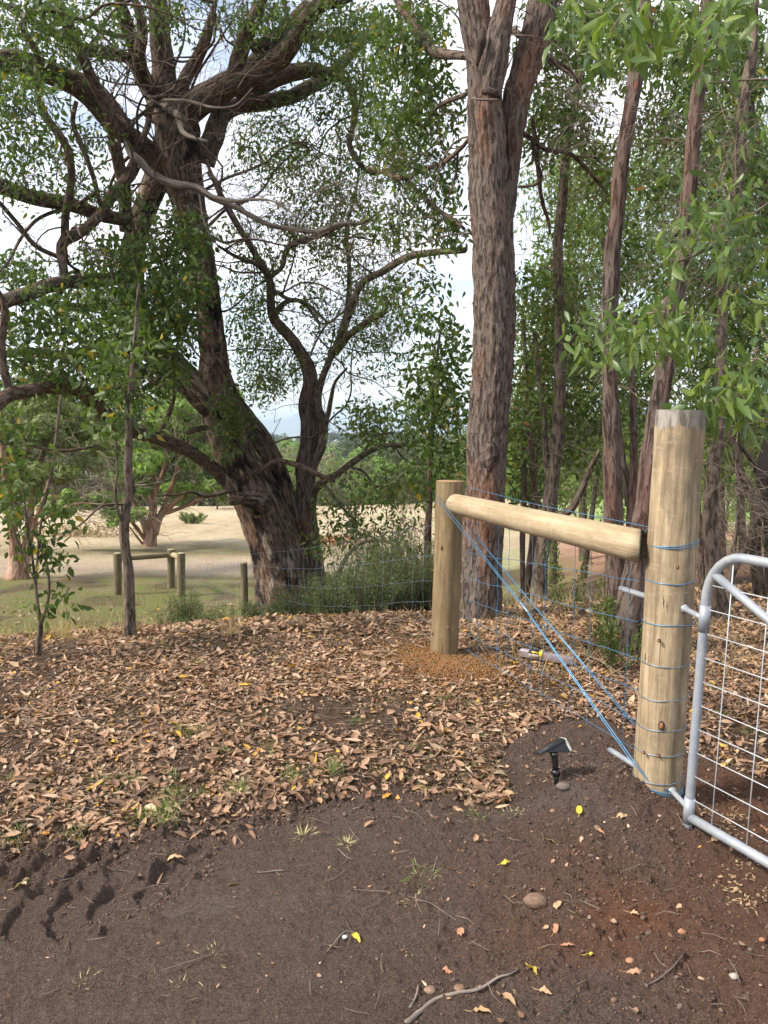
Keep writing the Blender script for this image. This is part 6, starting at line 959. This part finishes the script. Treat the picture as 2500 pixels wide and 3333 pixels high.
# pebbles, stones
for (u, v, r_, c_, lb) in [(1742, 2940, .034, (.16, .10, .065), 'flat brown stone half sunk in the rough soil'), (1122, 3055, .008, (.5, .5, .48), 'small white pebble beside the yellow leaf on the track'), (1800, 2643, .011, (.24, .13, .07), 'round orange stone below the spotlight'), (2147, 2662, .007, (.28, .22, .18), 'small pale pebble at the foot of the gate post'), (1835, 2570, .025, (.13, .10, .085), 'grey brown clod leaning on the spotlight stake'), (2480, 3067, .009, (.30, .14, .07), 'orange pebble by the right edge'), (1400, 3225, .014, (.22, .14, .095), 'larger brown stone beside the root'), (2390, 3180, .012, (.34, .30, .24), 'pale stone near the right bottom corner'), (1495, 3220, .014, (.20, .11, .065), 'rounded orange brown stone right of the larger stone'), (1940, 2700, .016, (.20, .13, .09), 'brown stone beside the curled narrow leaf'), (2050, 3130, .012, (.3, .15, .08), 'orange stone at the edge of the red patch'), (2220, 3040, .012, (.36, .17, .09), 'red orange pebble right of the red patch')]:
    g_ = GP(u, v, True); mb = MB(); th = np.linspace(0, np.pi, 12)[:, None]; p_ = np.linspace(0, 2 * np.pi, 18, endpoint=False)[None]; n0 = np.stack([np.sin(th) * np.cos(p_), np.sin(th) * np.sin(p_), np.cos(th) + 0 * p_], -1); R_ = r_ * (1 + .28 * fbm(n0 * 1.6 + u, 4))
    V = n0 * R_[..., None] * np.array([1.15, 1, .62]) + g_ + [0, 0, r_ * .15]; i_ = np.arange(11)[:, None] * 18; j_ = np.arange(18)[None]; mb.add(V.reshape(-1, 3), np.stack([i_ + j_, i_ + 18 + j_, i_ + 18 + (j_ + 1) % 18, i_ + (j_ + 1) % 18], -1).reshape(-1, 4)); tag(mb.build('stone', plain('stone_' + str(u), c_, .9, var=.4, sc=80, bump=.003)), lb, 'stone')
# sticks and roots
def stick(pts, r0, r1, m_, label, cat='stick', name='stick', lift=.004):
    w = [GP(u, v, True) + [0, 0, lift] for u, v in pts]; mb = MB(); tube(mb, w, np.linspace(r0, r1, len(w)), 8, .012, barkdisp(r0 * .25, 40, 120, .3), wob=.004); tag(mb.build(name, m_), label, cat)
stick([(1325, 3340), (1370, 3300), (1420, 3262), (1480, 3243), (1560, 3228), (1620, 3200), (1660, 3178), (1690, 3165)], .008, .003, DEAD, 'long pale curved root lying across the bottom of the track', 'root', 'root')
stick([(1335, 3290), (1355, 3250), (1362, 3220)], .004, .002, DEAD, 'short upright twig crossing the pale root', 'root', 'root'); stick([(2230, 3105), (2180, 3165), (2120, 3205), (2055, 3240)], .0035, .002, BK_DARK, 'thin dark curved twig at the lower right')
stick([(235, 2280), (255, 2330), (290, 2365), (350, 2380), (430, 2385), (520, 2388)], .007, .004, DEAD, 'bent grey stick lying on the left of the leaf bank'); stick([(790, 2155), (840, 2130), (890, 2105)], .012, .010, BK_GREY, 'thick short brown branch resting on the crest of the bank'); stick([(900, 2640), (990, 2630), (1090, 2600)], .004, .003, BK_GREY, 'thin brown stick along the edge of the bank')
stick([(1900, 2140), (1960, 2165), (2030, 2215), (2075, 2262)], .006, .004, DEAD, 'grey stick on the litter just left of the gate post', lift=.02); stick([(1410, 2840), (1425, 2790), (1415, 2870)], .002, .0015, DEAD, 'tiny twig right of the flattened tuft'); stick([(1065, 3110), (1110, 3050), (1130, 3040), (1160, 3046)], .002, .0015, DEAD, 'fine pale twig beside the white pebble')
stick([(840, 2845), (900, 2840), (925, 2838)], .0025, .002, DEAD, 'straight straw coloured twig on the tyre track'); stick([(1100, 2770), (1130, 2795), (1150, 2805)], .002, .0015, DEAD, 'fine dark twig below the short dry tuft'); stick([(130, 2095), (170, 2085), (210, 2100), (240, 2112)], .008, .004, BK_GREY, 'dark dead twig beside the sapling base')
# old log behind the slender trunk
a, b = P(368, 2018, 9.2), P(455, 2012, 9.6); za_, zb2 = H(a[0], a[1]), H(b[0], b[1]); a[2] = za_ + .10; b[2] = zb2 + .12; mb = MB(); tube(mb, [a, a * .5 + b * .5 + [0, 0, .01], b], [.10, .085, .07], 28, .02, barkdisp(.02, 5, 14, .25)); tag(mb.build('log', BK_DARK), 'short dark rotting log lying on the grass behind the slender trunk', 'log')
# red flowering patch by the chair
g_ = GP(1082, 1772); mb = MB(); n = 260; q = RNG.normal(0, 1, (n, 3)); c = np.array(g_) + q * [.45, .3, .06] + [0, 0, .12]; leaves(mb, c, RNG.normal(0, 1, (n, 3)), RNG.normal(0, 1, (n, 3)), np.full(n, .14), np.full(n, .07), .1, .1, 1)
tag(mb.build('orange_brush_heap', leafm('dry_orange_leaves', [(.34, .14, .07), (.42, .22, .12)], .2)), 'low heap of orange dry brush beside the dark chair', 'brush heap')
mb = MB(); g_ = GP(270, 1745); n = 900; q = RNG.normal(0, 1, (n, 3)); c = np.array(g_) + np.abs(q) * [0, 0, .22] + q * [1.1, .4, 0]; leaves(mb, c, RNG.normal(0, 1, (n, 3)), RNG.normal(0, 1, (n, 3)), np.full(n, .13), np.full(n, .05), .1, .1, 1)
tag(mb.build('pruned_brush_heap', leafm('dry_tan_leaves', [(.36, .26, .15), (.24, .18, .10)], .2)), 'long low heap of dry prunings left of the orange barked paddock tree', 'brush heap')

# ------------------------------------------------------------------ air
hb = MB(); box(hb, (0, 3500, 14), (18000, 15000, 2 * 118)); hm = bpy.data.materials.new('haze'); hm.use_nodes = True; ht = hm.node_tree; ht.nodes.clear(); hv = ht.nodes.new('ShaderNodeVolumePrincipled'); ho = ht.nodes.new('ShaderNodeOutputMaterial')
hv.inputs['Color'].default_value = (.74, .90, 1.0, 1); hv.inputs['Density'].default_value = .00026; hv.inputs['Anisotropy'].default_value = .2; ht.links.new(hv.outputs[0], ho.inputs['Volume'])
hz = hb.build('haze', hm, smooth=False); tag(hz, 'pale blue air between the camera and the far mountain', 'haze', None, 'stuff')
